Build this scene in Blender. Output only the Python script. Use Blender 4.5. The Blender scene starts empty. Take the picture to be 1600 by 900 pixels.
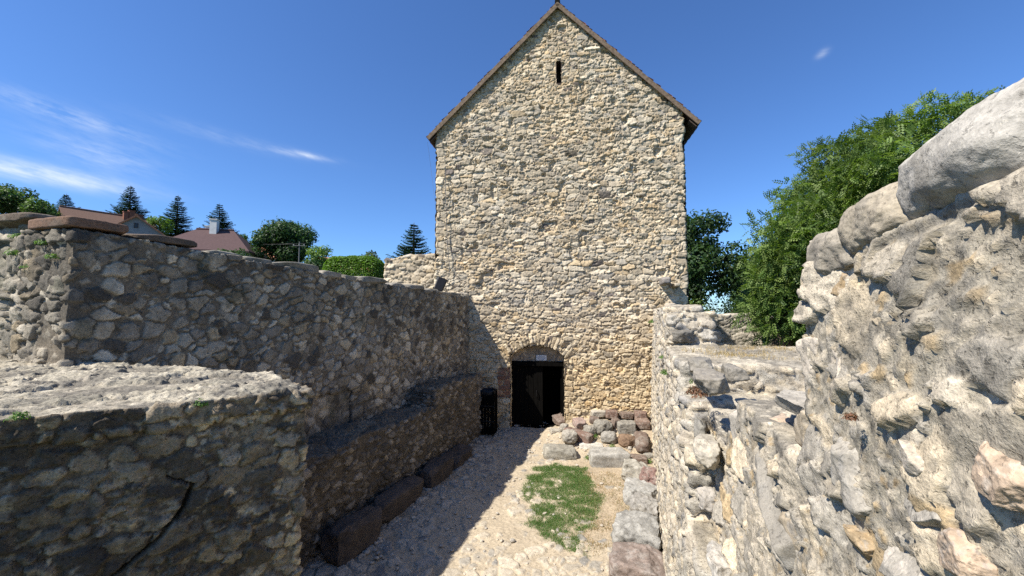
import bpy, bmesh, math, random
import numpy as np
from mathutils import Vector, Matrix

S = bpy.context.scene
COL = S.collection
R = math.radians
# ------------------------------------------------------------------ camera, light, exposure
F, PITCH, EYE = 640.0, R(3.6), 3.6          # focal length in pixels of a 1600 px wide frame
cam = bpy.data.objects.new('camera', bpy.data.cameras.new('camera'))
COL.objects.link(cam)
cam.location = (0, 0, EYE)
cam.rotation_euler = (R(90) + PITCH, 0, 0)
cam.data.sensor_width = 36
cam.data.lens = 36 * F / 1600
cam.data.clip_start = 0.02
cam.data.clip_end = 2000
S.camera = cam
S.view_settings.view_transform = 'Standard'
S.view_settings.look = 'None'
S.view_settings.gamma = 1
S.view_settings.use_curve_mapping = False
S.view_settings.exposure = 0.87
S.render.resolution_x, S.render.resolution_y = 1024, 576
S.cycles.use_denoising = False
S.cycles.max_bounces = 8
S.cycles.diffuse_bounces = 6
S.cycles.sample_clamp_indirect = 4

PSI = R(17.35)                               # the passage runs this far to the right of the view axis
CS, SN = math.cos(PSI), math.sin(PSI)
SUN = Vector((-0.560, -0.318, 0.765)).normalized()   # direction towards the sun
sun = bpy.data.objects.new('sun', bpy.data.lights.new('sun', 'SUN'))
COL.objects.link(sun)
sun.data.energy = 4.6
sun.data.angle = R(0.53)
sun.data.color = (1.0, 0.94, 0.84)
sun.rotation_euler = SUN.to_track_quat('Z', 'Y').to_euler()
sun.location = (-20, -15, 40)

world = bpy.data.worlds.new('World')
S.world = world
world.use_nodes = True
WN, WL = world.node_tree.nodes, world.node_tree.links
WN.clear()
w_out = WN.new('ShaderNodeOutputWorld')
w_bg = WN.new('ShaderNodeBackground')
w_sky = WN.new('ShaderNodeTexSky')
w_sky.sky_type = 'NISHITA'
w_sky.sun_disc = False
w_sky.sun_elevation = math.asin(SUN.z)
w_sky.sun_rotation = math.atan2(SUN.x, SUN.y)
w_sky.altitude = 200
w_sky.air_density = 1.0
w_sky.dust_density = 0.25
w_sky.ozone_density = 3.0
w_bg.inputs['Strength'].default_value = 0.115


def wmath(op, a, b=None, c=None):
    n = WN.new('ShaderNodeMath')
    n.operation = op
    for i, v in enumerate((a, b, c)):
        if v is None:
            continue
        if isinstance(v, (int, float)):
            n.inputs[i].default_value = v
        else:
            WL.new(v, n.inputs[i])
    return n.outputs[0]


w_tc = WN.new('ShaderNodeTexCoord')
w_sep = WN.new('ShaderNodeSeparateXYZ')
WL.new(w_tc.outputs['Generated'], w_sep.inputs[0])
w_az = wmath('ARCTAN2', w_sep.outputs[0], w_sep.outputs[1])
w_el = wmath('ARCSINE', w_sep.outputs[2])
w_cmb = WN.new('ShaderNodeCombineXYZ')
WL.new(wmath('ADD', wmath('MULTIPLY', w_az, 9.0), wmath('MULTIPLY', w_el, 3.0)), w_cmb.inputs[0])
WL.new(wmath('ADD', wmath('MULTIPLY', w_el, 34.0), wmath('MULTIPLY', w_az, 5.0)), w_cmb.inputs[1])
w_noise = WN.new('ShaderNodeTexNoise')
w_noise.inputs['Scale'].default_value = 2.6
w_noise.inputs['Detail'].default_value = 12
w_noise.inputs['Roughness'].default_value = 0.6
WL.new(w_cmb.outputs[0], w_noise.inputs['Vector'])
# wisps of high cloud: azimuth, elevation, tilt, half length, half height, strength, raggedness
CLOUDS = [(-0.865, 0.222, -0.02, 0.105, 0.014, 0.85, 0.6), (-0.80, 0.270, -0.10, 0.07, 0.022, 0.28, 1.0),
          (-0.84, 0.320, -0.12, 0.10, 0.014, 0.30, 1.1), (-0.478, 0.338, -0.03, 0.045, 0.0055, 0.55, 0.7),
          (-0.60, 0.342, -0.05, 0.14, 0.012, 0.12, 0.9), (0.667, 0.478, 0.35, 0.010, 0.006, 0.28, 0.8)]
w_sum = None
for az0, el0, rot, la, lb, amp, rag in CLOUDS:
    da = wmath('SUBTRACT', w_az, az0)
    de = wmath('SUBTRACT', w_el, el0)
    a = wmath('DIVIDE', wmath('ADD', wmath('MULTIPLY', da, math.cos(rot)), wmath('MULTIPLY', de, math.sin(rot))), la)
    b = wmath('DIVIDE', wmath('SUBTRACT', wmath('MULTIPLY', de, math.cos(rot)), wmath('MULTIPLY', da, math.sin(rot))), lb)
    g = wmath('EXPONENT', wmath('MULTIPLY', wmath('ADD', wmath('MULTIPLY', a, a), wmath('MULTIPLY', b, b)), -1.0))
    nz = wmath('MULTIPLY_ADD', wmath('SUBTRACT', w_noise.outputs[0], 0.5), 3.2 * rag, 1.0 - 0.45 * rag)
    t = wmath('MULTIPLY', wmath('MULTIPLY', g, wmath('MAXIMUM', nz, 0.0)), amp)
    w_sum = t if w_sum is None else wmath('ADD', w_sum, t)
w_mix = WN.new('ShaderNodeMix')
w_mix.data_type = 'RGBA'
WL.new(wmath('MINIMUM', w_sum, 0.9), w_mix.inputs['Factor'])
w_tint = WN.new('ShaderNodeMix')
w_tint.data_type = 'RGBA'
w_tint.blend_type = 'MULTIPLY'
w_tint.inputs['Factor'].default_value = 1.0
w_tint.inputs['B'].default_value = (0.43, 0.62, 0.88, 1)
WL.new(w_sky.outputs[0], w_tint.inputs['A'])
WL.new(w_tint.outputs['Result'], w_mix.inputs['A'])
w_mix.inputs['B'].default_value = (4.6, 5.0, 5.5, 1)
WL.new(w_mix.outputs['Result'], w_bg.inputs['Color'])
WL.new(w_bg.outputs[0], w_out.inputs[0])

# ------------------------------------------------------------------ geometry of the picture -> metres


def ray(px, py):
    x, y = (px - 800) / F, (450 - py) / F
    d = np.array([x, math.cos(PITCH) - y * math.sin(PITCH), math.sin(PITCH) + y * math.cos(PITCH)])
    return d / d[1]


def atY(px, py, Y):
    return ray(px, py) * Y + np.array([0, 0, EYE])


def atz(px, py, z):
    r = ray(px, py)
    return r * ((z - EYE) / r[2]) + np.array([0, 0, EYE])


def so(p):                                   # world -> along / across the passage
    return p[0] * SN + p[1] * CS, p[0] * CS - p[1] * SN


def pt(s, o, z):                             # along / across the passage -> world
    return np.array([s * SN + o * CS, s * CS - o * SN, z])


# ------------------------------------------------------------------ noise and stone patterns
def _h(ix, iy, iz, seed):
    with np.errstate(over='ignore'):
        n = (ix.astype(np.int64) * 374761393 + iy.astype(np.int64) * 668265263 + iz.astype(np.int64) * 1440662683
             + np.int64(seed) * 1013904223) & 0xFFFFFFFF
        n = n.astype(np.uint32)
        n = (n ^ (n >> np.uint32(13))) * np.uint32(1274126177)
        n = (n ^ (n >> np.uint32(15))) * np.uint32(2246822519)
        n = n ^ (n >> np.uint32(16))
    return (n.astype(np.float64) / 4294967296.0).astype(np.float32)


HA, HB, HC = np.uint32(374761393), np.uint32(668265263), np.uint32(1440662683)


def _mix(n):
    n = n ^ (n >> np.uint32(13))
    n = n * np.uint32(1274126177)
    n = n ^ (n >> np.uint32(15))
    n = n * np.uint32(2246822519)
    return n ^ (n >> np.uint32(16))


def vnoise(p, seed=0):
    with np.errstate(over='ignore'):
        i = np.floor(p)
        f = (p - i).astype(np.float32)
        f = f * f * f * (f * (f * 6 - 15) + 10)
        iu = i.astype(np.int64).astype(np.uint32)
        X0 = iu[:, 0] * HA
        X1 = X0 + HA
        Y0 = iu[:, 1] * HB
        Y1 = Y0 + HB
        Z0 = iu[:, 2] * HC + np.uint32((seed * 1013904223) & 0xFFFFFFFF)
        Z1 = Z0 + HC
        k = np.float32(2.0 / 4294967296.0)
        fx, fy, fz = f[:, 0], f[:, 1], f[:, 2]

        def line(yz):
            a = _mix(X0 + yz).astype(np.float32)
            b = _mix(X1 + yz).astype(np.float32)
            return a + (b - a) * fx
        a, b = line(Y0 + Z0), line(Y1 + Z0)
        lo = a + (b - a) * fy
        a, b = line(Y0 + Z1), line(Y1 + Z1)
        hi = a + (b - a) * fy
        return (lo + (hi - lo) * fz) * k - 1


def fbm(p, octs=4, seed=0, gain=0.5, ridged=False):
    r, a, n = 0, 1.0, 0.0
    q = np.asarray(p, dtype=np.float64)
    for k in range(octs):
        v = vnoise(q, seed + 17 * k)
        if ridged:
            v = 1 - 2 * np.abs(v)
        r = r + a * v
        n += a
        a *= gain
        q = q * 2.03 + 11.3
    return r / n


def sstep(a, b, x):
    t = np.clip((x - a) / (b - a), 0, 1)
    return t * t * (3 - 2 * t)


def cells(q, seed, jit=0.8, p=2.6, sv=0.3, dims=3):
    """stone pattern on a jittered, row-shifted lattice; q in units of one stone (along, up, through)"""
    n = len(q)
    F1 = np.full(n, 1e9, np.float32)
    F2 = F1.copy()
    win = np.zeros(n, np.uint32)
    lx, lz = np.zeros(n, np.float32), np.zeros(n, np.float32)
    j0 = np.floor(q[:, 1]).astype(np.int64)
    k0 = np.floor(q[:, 2]).astype(np.int64)
    q0 = q[:, 0].astype(np.float32)
    fz = (q[:, 1] - j0).astype(np.float32)
    fk = (q[:, 2] - k0).astype(np.float32)
    sd = np.uint32((seed * 1013904223 + 77) & 0xFFFFFFFF)
    t10 = np.uint32(1023)
    s10 = np.float32(1 / 1023.0)
    with np.errstate(over='ignore'):
        for dj in (-1, 0, 1):
            ju = (j0 + dj).astype(np.uint32) * HB + sd
            sh = _mix(ju).astype(np.float32) * np.float32(3.0 / 4294967296.0)
            qs = q0 + sh
            i0 = np.floor(qs)
            fx = qs - i0
            iu = i0.astype(np.int64).astype(np.uint32) * HA + ju
            for dk in ((-1, 0, 1) if dims == 3 else (0,)):
                jk = iu + (k0 + dk).astype(np.uint32) * HC
                for di in (-1, 0, 1):
                    h = _mix(jk + np.uint32((di * 374761393) & 0xFFFFFFFF))
                    a = (h & t10).astype(np.float32) * s10
                    b = ((h >> np.uint32(10)) & t10).astype(np.float32) * s10
                    w = (h * np.uint32(2654435761) >> np.uint32(22)).astype(np.float32) * s10
                    dx = fx - (di + 0.5 + jit * (a - 0.5))
                    dz = fz - (dj + 0.5 + jit * (b - 0.5))
                    dd = np.abs(dx) ** p + np.abs(dz) ** p
                    if dims == 3:
                        c = ((h >> np.uint32(20)) & t10).astype(np.float32) * s10
                        dd = dd + np.abs(fk - (dk + 0.5 + jit * (c - 0.5))) ** p
                    d = dd ** np.float32(1 / p) - sv * (w * w - 0.33)
                    lt = d < F1
                    F2 = np.where(lt, F1, np.minimum(F2, d))
                    F1 = np.where(lt, d, F1)
                    win = np.where(lt, h, win)
                    lx = np.where(lt, dx, lx)
                    lz = np.where(lt, dz, lz)
        k = np.float32(1 / 4294967296.0)
        r1 = _mix(win + np.uint32(101)).astype(np.float32) * k
        r2 = _mix(win + np.uint32(202)).astype(np.float32) * k
        r3 = _mix(win + np.uint32(303)).astype(np.float32) * k
    return F2 - F1, r1, r2, r3, lx, lz


def pick(r, palette):
    """palette: [(share, (r,g,b)), ...] picked by the random number r of each stone"""
    tot = sum(s for s, _ in palette)
    out = np.zeros((len(r), 3), np.float32)
    lo = 0.0
    for s, c in palette:
        hi = lo + s / tot
        m = (r >= lo) & (r < hi + 1e-6)
        out[m] = c
        lo = hi
    return out


def masonry(q_m, cfg, seed, dims=3, top=None):
    """q_m: metres (along, up, through). returns height in metres and colour"""
    cell = np.array(cfg['cell'])
    P = np.asarray(q_m, dtype=np.float64)
    wr = cfg.get('warp', 0.25)
    wn = np.stack([fbm(P / cell[1] * 0.45, 2, seed + 50), fbm(P / cell[1] * 0.45 + 31, 2, seed + 51), fbm(P / cell[1] * 0.45 + 77, 2, seed + 52)], 1)
    q = P / cell + wr * wn
    w2 = cfg.get('warp2', 0.10)
    wf = fbm(P / cell[1] * 2.3, 3, seed + 55, 0.6)
    wg = fbm(P / cell[1] * 2.3 + 19, 3, seed + 56, 0.6)
    q = q + w2 * np.stack([wf, wg, wf], 1)
    e, r1, r2, r3, lx, lz = cells(q, seed, cfg.get('jit', 0.8), cfg.get('p', 2.6), cfg.get('sv', 0.3), dims)
    fine = fbm(P * cfg.get('fine', 22), 4, seed + 60, 0.55)
    e2 = e + 0.07 * fine
    present = sstep(cfg.get('miss', 0.0) - 0.02, cfg.get('miss', 0.0) + 0.02, r1)
    j0, jw = cfg.get('joint', (0.03, 0.16))
    m = sstep(j0, j0 + jw, e2) * present
    dep = cfg.get('depth', 0.035)
    h = dep * m * (0.45 + 0.9 * r3) + m * cfg.get('bulge', 0.03) * np.minimum(e, 0.6)
    h = h + m * cfg.get('tilt', 0.06) * ((r1 - 0.5) * lx + (r2 - 0.5) * lz)
    h = h + cfg.get('rough', 0.008) * fine * (0.35 + 0.65 * m)
    if cfg.get('chip'):
        h = h + m * cfg['chip'] * fbm(P * cfg.get('chipf', 9), 3, seed + 61, 0.5, True)
    sc = pick((r2 * 7.31 + r3 * 3.17) % 1.0, cfg['palette'])
    sc = sc * (0.78 + 0.44 * r1[:, None]) * (1 + 0.22 * fine[:, None])
    blot = fbm(P * 5.5, 3, seed + 62)
    sc = sc * (1 + 0.16 * blot[:, None])
    mc = np.array(cfg['mortar'], np.float32)[None] * (1 + 0.30 * fine[:, None] + 0.15 * blot[:, None])
    if cfg.get('agg'):
        ac, ad, am = cfg['agg']
        ea, a1, a2, a3, _, _ = cells(P / ac + 0.3 * np.stack([wf, wg, wf], 1), seed + 90, 0.95, 2.3, 0.6, dims)
        ma = sstep(0.04, 0.14, ea + 0.08 * fine) * sstep(am - .02, am + .02, a1) * (1 - m)
        h = h + ad * ma * (.3 + a3)
        ca = pick(a2, cfg['palette']) * (.75 + .5 * a3[:, None]) * (1 + .2 * fine[:, None])
        mc = mc * (1 - ma[:, None]) + ca * ma[:, None]
    col = mc * (1 - m[:, None]) + sc * m[:, None]
    for (sc_, lo, hi, c, amt, sd) in cfg.get('stains', []):
        k = (sstep(lo, hi, fbm(P * sc_, 4, seed + sd, 0.6)) * amt)[:, None]
        col = col * (1 - k) + np.array(c, np.float32)[None] * k
    return h.astype(np.float32), np.clip(col, 0.01, 0.9), m


# ------------------------------------------------------------------ meshes, materials, tagging
def mesh_np(name, V, faces, col=None, mat=None, parent=None, smooth=True, fcol=None):
    """faces: (n,k) array or list of such arrays"""
    fl = faces if isinstance(faces, list) else [faces]
    fl = [np.asarray(f, np.int32) for f in fl if len(f)]
    me = bpy.data.meshes.new(name)
    V = np.asarray(V, np.float32)
    me.vertices.add(len(V))
    me.vertices.foreach_set('co', V.ravel())
    nl = sum(f.size for f in fl)
    npoly = sum(len(f) for f in fl)
    me.loops.add(nl)
    me.polygons.add(npoly)
    me.loops.foreach_set('vertex_index', np.concatenate([f.ravel() for f in fl]))
    tot = np.concatenate([np.full(len(f), f.shape[1], np.int32) for f in fl])
    st = np.concatenate([[0], np.cumsum(tot)[:-1]]).astype(np.int32)
    me.polygons.foreach_set('loop_start', st)
    me.update(calc_edges=True)
    me.validate()
    if smooth:
        me.polygons.foreach_set('use_smooth', np.ones(len(me.polygons), bool))
    if col is not None:
        a = me.attributes.new('Col', 'FLOAT_COLOR', 'POINT')
        c = np.ones((len(V), 4), np.float32)
        c[:, :3] = col
        a.data.foreach_set('color', c.ravel())
    if mat:
        me.materials.append(mat)
    return link(name, me, parent)


def link(name, me, parent=None):
    o = bpy.data.objects.new(name, me)
    COL.objects.link(o)
    if parent:
        o.parent = parent
    return o


def tag(o, label=None, cat=None, group=None, kind=None):
    if label:
        o['label'] = label
    if cat:
        o['category'] = cat
    if group:
        o['group'] = group
    if kind:
        o['kind'] = kind
    return o


def thing(name, label, cat, loc=(0, 0, 0), group=None, rotz=0):
    o = bpy.data.objects.new(name, None)
    COL.objects.link(o)
    o.location = loc
    o.rotation_euler = (0, 0, rotz)
    o.empty_display_size = 0.2
    o['kind'] = 'thing'
    return tag(o, label, cat, group)


def nodes(name):
    m = bpy.data.materials.new(name)
    m.use_nodes = True
    nt = m.node_tree
    return m, nt, nt.nodes['Principled BSDF'], nt.nodes, nt.links


def stone_mat(name, scale=30, bump=0.5, dist=0.01, var=0.35, rough=0.92, scale2=140, pits=0.5, pscale=None):
    m, nt, b, N, L = nodes(name)
    at = N.new('ShaderNodeAttribute')
    at.attribute_name = 'Col'
    tc = N.new('ShaderNodeTexCoord')
    n1 = N.new('ShaderNodeTexNoise')
    n1.inputs['Scale'].default_value = scale
    n1.inputs['Detail'].default_value = 6
    n1.inputs['Roughness'].default_value = 0.65
    n2 = N.new('ShaderNodeTexNoise')
    n2.inputs['Scale'].default_value = scale2
    n2.inputs['Detail'].default_value = 3
    for n in (n1, n2):
        L.new(tc.outputs['Object'], n.inputs['Vector'])
    mr = N.new('ShaderNodeMapRange')
    mr.inputs['From Min'].default_value = 0.25
    mr.inputs['From Max'].default_value = 0.75
    mr.inputs['To Min'].default_value = 1 - var
    mr.inputs['To Max'].default_value = 1 + var
    L.new(n1.outputs[0], mr.inputs[0])
    mr2 = N.new('ShaderNodeMapRange')
    mr2.inputs['From Min'].default_value = 0.3
    mr2.inputs['From Max'].default_value = 0.7
    mr2.inputs['To Min'].default_value = 1 - var * 0.6
    mr2.inputs['To Max'].default_value = 1 + var * 0.6
    L.new(n2.outputs[0], mr2.inputs[0])
    mu = N.new('ShaderNodeMath')
    mu.operation = 'MULTIPLY'
    L.new(mr.outputs[0], mu.inputs[0])
    L.new(mr2.outputs[0], mu.inputs[1])
    n3 = N.new('ShaderNodeTexNoise')
    n3.inputs['Scale'].default_value = pscale or scale * 2.2
    n3.inputs['Detail'].default_value = 4
    n3.inputs['Roughness'].default_value = 0.7
    n3.inputs['Distortion'].default_value = 0.4
    L.new(tc.outputs['Object'], n3.inputs['Vector'])
    rp = N.new('ShaderNodeValToRGB')
    e = rp.color_ramp.elements
    e[0].position, e[0].color = 0.34, (1 - pits, 1 - pits, 1 - pits, 1)
    e[1].position, e[1].color = 0.43, (1, 1, 1, 1)
    k = e.new(0.60)
    k.color = (1, 1, 1, 1)
    k = e.new(0.70)
    k.color = (1 + pits * .7, 1 + pits * .68, 1 + pits * .62, 1)
    L.new(n3.outputs[0], rp.inputs[0])
    mp_ = N.new('ShaderNodeVectorMath')
    mp_.operation = 'MULTIPLY'
    L.new(at.outputs['Color'], mp_.inputs[0])
    L.new(rp.outputs[0], mp_.inputs[1])
    vm = N.new('ShaderNodeVectorMath')
    vm.operation = 'SCALE'
    L.new(mp_.outputs[0], vm.inputs[0])
    L.new(mu.outputs[0], vm.inputs['Scale'])
    L.new(vm.outputs[0], b.inputs['Base Color'])
    b.inputs['Roughness'].default_value = rough
    b.inputs['Specular IOR Level'].default_value = 0.2
    ad = N.new('ShaderNodeMath')
    ad.operation = 'MULTIPLY_ADD'
    L.new(n2.outputs[0], ad.inputs[0])
    ad.inputs[1].default_value = 0.35
    ad2 = N.new('ShaderNodeMath')
    ad2.operation = 'MULTIPLY_ADD'
    L.new(rp.outputs[0], ad2.inputs[0])
    ad2.inputs[1].default_value = 0.45
    L.new(n1.outputs[0], ad2.inputs[2])
    L.new(ad2.outputs[0], ad.inputs[2])
    bp = N.new('ShaderNodeBump')
    bp.inputs['Strength'].default_value = bump
    bp.inputs['Distance'].default_value = dist
    L.new(ad.outputs[0], bp.inputs['Height'])
    L.new(bp.outputs[0], b.inputs['Normal'])
    return m


def plain_mat(name, col, rough=0.8, scale=12, var=0.2, bump=0.15, stretch=(1, 1, 1), metallic=0.0, spec=0.25):
    m, nt, b, N, L = nodes(name)
    tc = N.new('ShaderNodeTexCoord')
    mp = N.new('ShaderNodeMapping')
    mp.inputs['Scale'].default_value = stretch
    n1 = N.new('ShaderNodeTexNoise')
    n1.inputs['Scale'].default_value = scale
    n1.inputs['Detail'].default_value = 6
    L.new(tc.outputs['Object'], mp.inputs[0])
    L.new(mp.outputs[0], n1.inputs['Vector'])
    cr = N.new('ShaderNodeValToRGB')
    cr.color_ramp.elements[0].position = 0.3
    cr.color_ramp.elements[1].position = 0.7
    cr.color_ramp.elements[0].color = (*[c * (1 - var) for c in col], 1)
    cr.color_ramp.elements[1].color = (*[min(1, c * (1 + var)) for c in col], 1)
    L.new(n1.outputs[0], cr.inputs[0])
    L.new(cr.outputs[0], b.inputs['Base Color'])
    b.inputs['Roughness'].default_value = rough
    b.inputs['Metallic'].default_value = metallic
    b.inputs['Specular IOR Level'].default_value = spec
    if bump:
        bp = N.new('ShaderNodeBump')
        bp.inputs['Strength'].default_value = bump
        bp.inputs['Distance'].default_value = 0.02
        L.new(n1.outputs[0], bp.inputs['Height'])
        L.new(bp.outputs[0], b.inputs['Normal'])
    return m


def leaf_mat(name, trans=0.3, rough=0.55):
    m, nt, b, N, L = nodes(name)
    at = N.new('ShaderNodeAttribute')
    at.attribute_name = 'Col'
    L.new(at.outputs['Color'], b.inputs['Base Color'])
    b.inputs['Roughness'].default_value = rough
    b.inputs['Specular IOR Level'].default_value = 0.3
    tr = N.new('ShaderNodeBsdfTranslucent')
    sc = N.new('ShaderNodeVectorMath')
    sc.operation = 'MULTIPLY'
    sc.inputs[1].default_value = (1.5, 1.7, 0.7)
    L.new(at.outputs['Color'], sc.inputs[0])
    L.new(sc.outputs[0], tr.inputs['Color'])
    mx = N.new('ShaderNodeMixShader')
    mx.inputs[0].default_value = trans
    L.new(b.outputs[0], mx.inputs[1])
    L.new(tr.outputs[0], mx.inputs[2])
    L.new(mx.outputs[0], nt.nodes['Material Output'].inputs['Surface'])
    return m


M = {
    'facade': stone_mat('limestone rubble', 16, 0.55, 0.02, 0.22, scale2=70, pits=.30),
    'wall': stone_mat('weathered rubble', 22, 0.6, 0.018, 0.34, scale2=110),
    'near': stone_mat('rough lime rubble', 34, 0.6, 0.010, 0.30, scale2=150, pits=.55, pscale=62),
    'rock': stone_mat('loose stone', 26, 0.6, 0.014, 0.30, scale2=150),
    'nearrock': stone_mat('near stone', 30, 0.5, 0.008, 0.22, scale2=150, pits=.45, pscale=55),
    'ground': stone_mat('trodden earth', 20, 0.6, 0.014, 0.22, scale2=80, pits=.40, pscale=26),
    'terrain': stone_mat('grassy ground', 1.5, 0.3, 0.1, 0.4, scale2=12, pits=.3),
    'leaf': leaf_mat('green leaves', 0.32),
    'needle': leaf_mat('conifer needles', 0.12, 0.6),
    'grass': leaf_mat('grass blades', 0.25, 0.6),
    'bark': plain_mat('bark', (0.10, 0.075, 0.055), 0.95, 18, 0.45, 0.6, (1, 1, 0.25)),
    'darkwood': plain_mat('tarred wood', (0.0055, 0.005, 0.0045), 0.95, 8, 0.4, 0.3, (6, 6, 0.4), spec=0.02),
    'rakewood': plain_mat('weathered board', (0.16, 0.115, 0.078), 0.85, 6, 0.35, 0.3, (2, 2, 2)),
    'soffit': plain_mat('old rafters', (0.07, 0.05, 0.038), 0.9, 6, 0.4, 0.3),
    'tile': stone_mat('clay tiles', 14, 0.4, 0.01, 0.4),
    'black': plain_mat('black paint', (0.012, 0.012, 0.013), 0.5, 20, 0.2, 0.05),
    'glass': plain_mat('dark pane', (0.03, 0.035, 0.045), 0.15, 5, 0.2, 0),
    'plate': plain_mat('sign enamel', (0.62, 0.64, 0.66), 0.4, 9, 0.08, 0),
    'ink': plain_mat('grey print', (0.16, 0.17, 0.19), 0.6, 20, 0.2, 0),
    'wire': plain_mat('grey cable', (0.13, 0.125, 0.12), 0.6, 20, 0.2, 0),
    'greyplaster': plain_mat('grey plaster', (0.20, 0.215, 0.23), 0.9, 3, 0.1, 0.1),
    'whiteplaster': plain_mat('white plaster', (0.62, 0.61, 0.58), 0.9, 3, 0.1, 0.1),
    'brickred': plain_mat('brick chimney', (0.22, 0.09, 0.055), 0.9, 8, 0.3, 0.2),
    'metalcap': plain_mat('zinc', (0.45, 0.46, 0.48), 0.4, 9, 0.1, 0, metallic=0.6),
}


def grid_faces(h, w, mask=None):
    i = np.arange(h * w).reshape(h, w)
    f = np.stack([i[:-1, :-1], i[:-1, 1:], i[1:, 1:], i[1:, :-1]], -1).reshape(-1, 4)
    if mask is not None:
        f = f[mask.ravel()]
    return f


def compact(V, f, *attrs):
    u, inv = np.unique(f, return_inverse=True)
    return (V[u], inv.reshape(f.shape).astype(np.int32)) + tuple(a[u] for a in attrs)


class MB:
    """collects simple solids into one mesh"""
    def __init__(self):
        self.v, self.f = [], []

    def box8(self, c):
        n = len(self.v)
        self.v += [tuple(map(float, p)) for p in c]
        for q in ((0, 3, 2, 1), (4, 5, 6, 7), (0, 1, 5, 4), (1, 2, 6, 5), (2, 3, 7, 6), (3, 0, 4, 7)):
            self.f.append(tuple(n + k for k in q))
        return self

    def box(self, a, b):
        x0, y0, z0 = a
        x1, y1, z1 = b
        return self.box8([(x0, y0, z0), (x1, y0, z0), (x1, y1, z0), (x0, y1, z0), (x0, y0, z1), (x1, y0, z1), (x1, y1, z1), (x0, y1, z1)])

    def tube(self, pts, rad, n=8, cap=True):
        pts = [Vector(p) for p in pts]
        rr = rad if hasattr(rad, '__len__') else [rad] * len(pts)
        base = len(self.v)
        for i, p in enumerate(pts):
            d = (pts[min(i + 1, len(pts) - 1)] - pts[max(i - 1, 0)]).normalized()
            a = d.orthogonal().normalized() if abs(d.z) > 0.9 else d.cross(Vector((0, 0, 1))).normalized()
            b = d.cross(a)
            for k in range(n):
                t = 2 * math.pi * k / n
                self.v.append(tuple(p + (a * math.cos(t) + b * math.sin(t)) * rr[i]))
        for i in range(len(pts) - 1):
            for k in range(n):
                k2 = (k + 1) % n
                self.f.append((base + i * n + k, base + i * n + k2, base + (i + 1) * n + k2, base + (i + 1) * n + k))
        if cap:
            self.f.append(tuple(base + k for k in reversed(range(n))))
            self.f.append(tuple(base + (len(pts) - 1) * n + k for k in range(n)))
        return self

    def poly(self, pts):
        n = len(self.v)
        self.v += [tuple(map(float, p)) for p in pts]
        self.f.append(tuple(range(n, n + len(pts))))
        return self

    def build(self, name, mat, parent=None, smooth=False, bevel=0.0):
        bm = bmesh.new()
        vs = [bm.verts.new(v) for v in self.v]
        for f in self.f:
            try:
                bm.faces.new([vs[k] for k in f])
            except ValueError:
                pass
        bmesh.ops.recalc_face_normals(bm, faces=bm.faces[:])
        if bevel:
            bmesh.ops.bevel(bm, geom=bm.edges[:], offset=bevel, segments=1, affect='EDGES', profile=0.5)
        me = bpy.data.meshes.new(name)
        bm.to_mesh(me)
        bm.free()
        if smooth:
            me.polygons.foreach_set('use_smooth', np.ones(len(me.polygons), bool))
        me.materials.append(mat)
        return link(name, me, parent)


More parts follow.
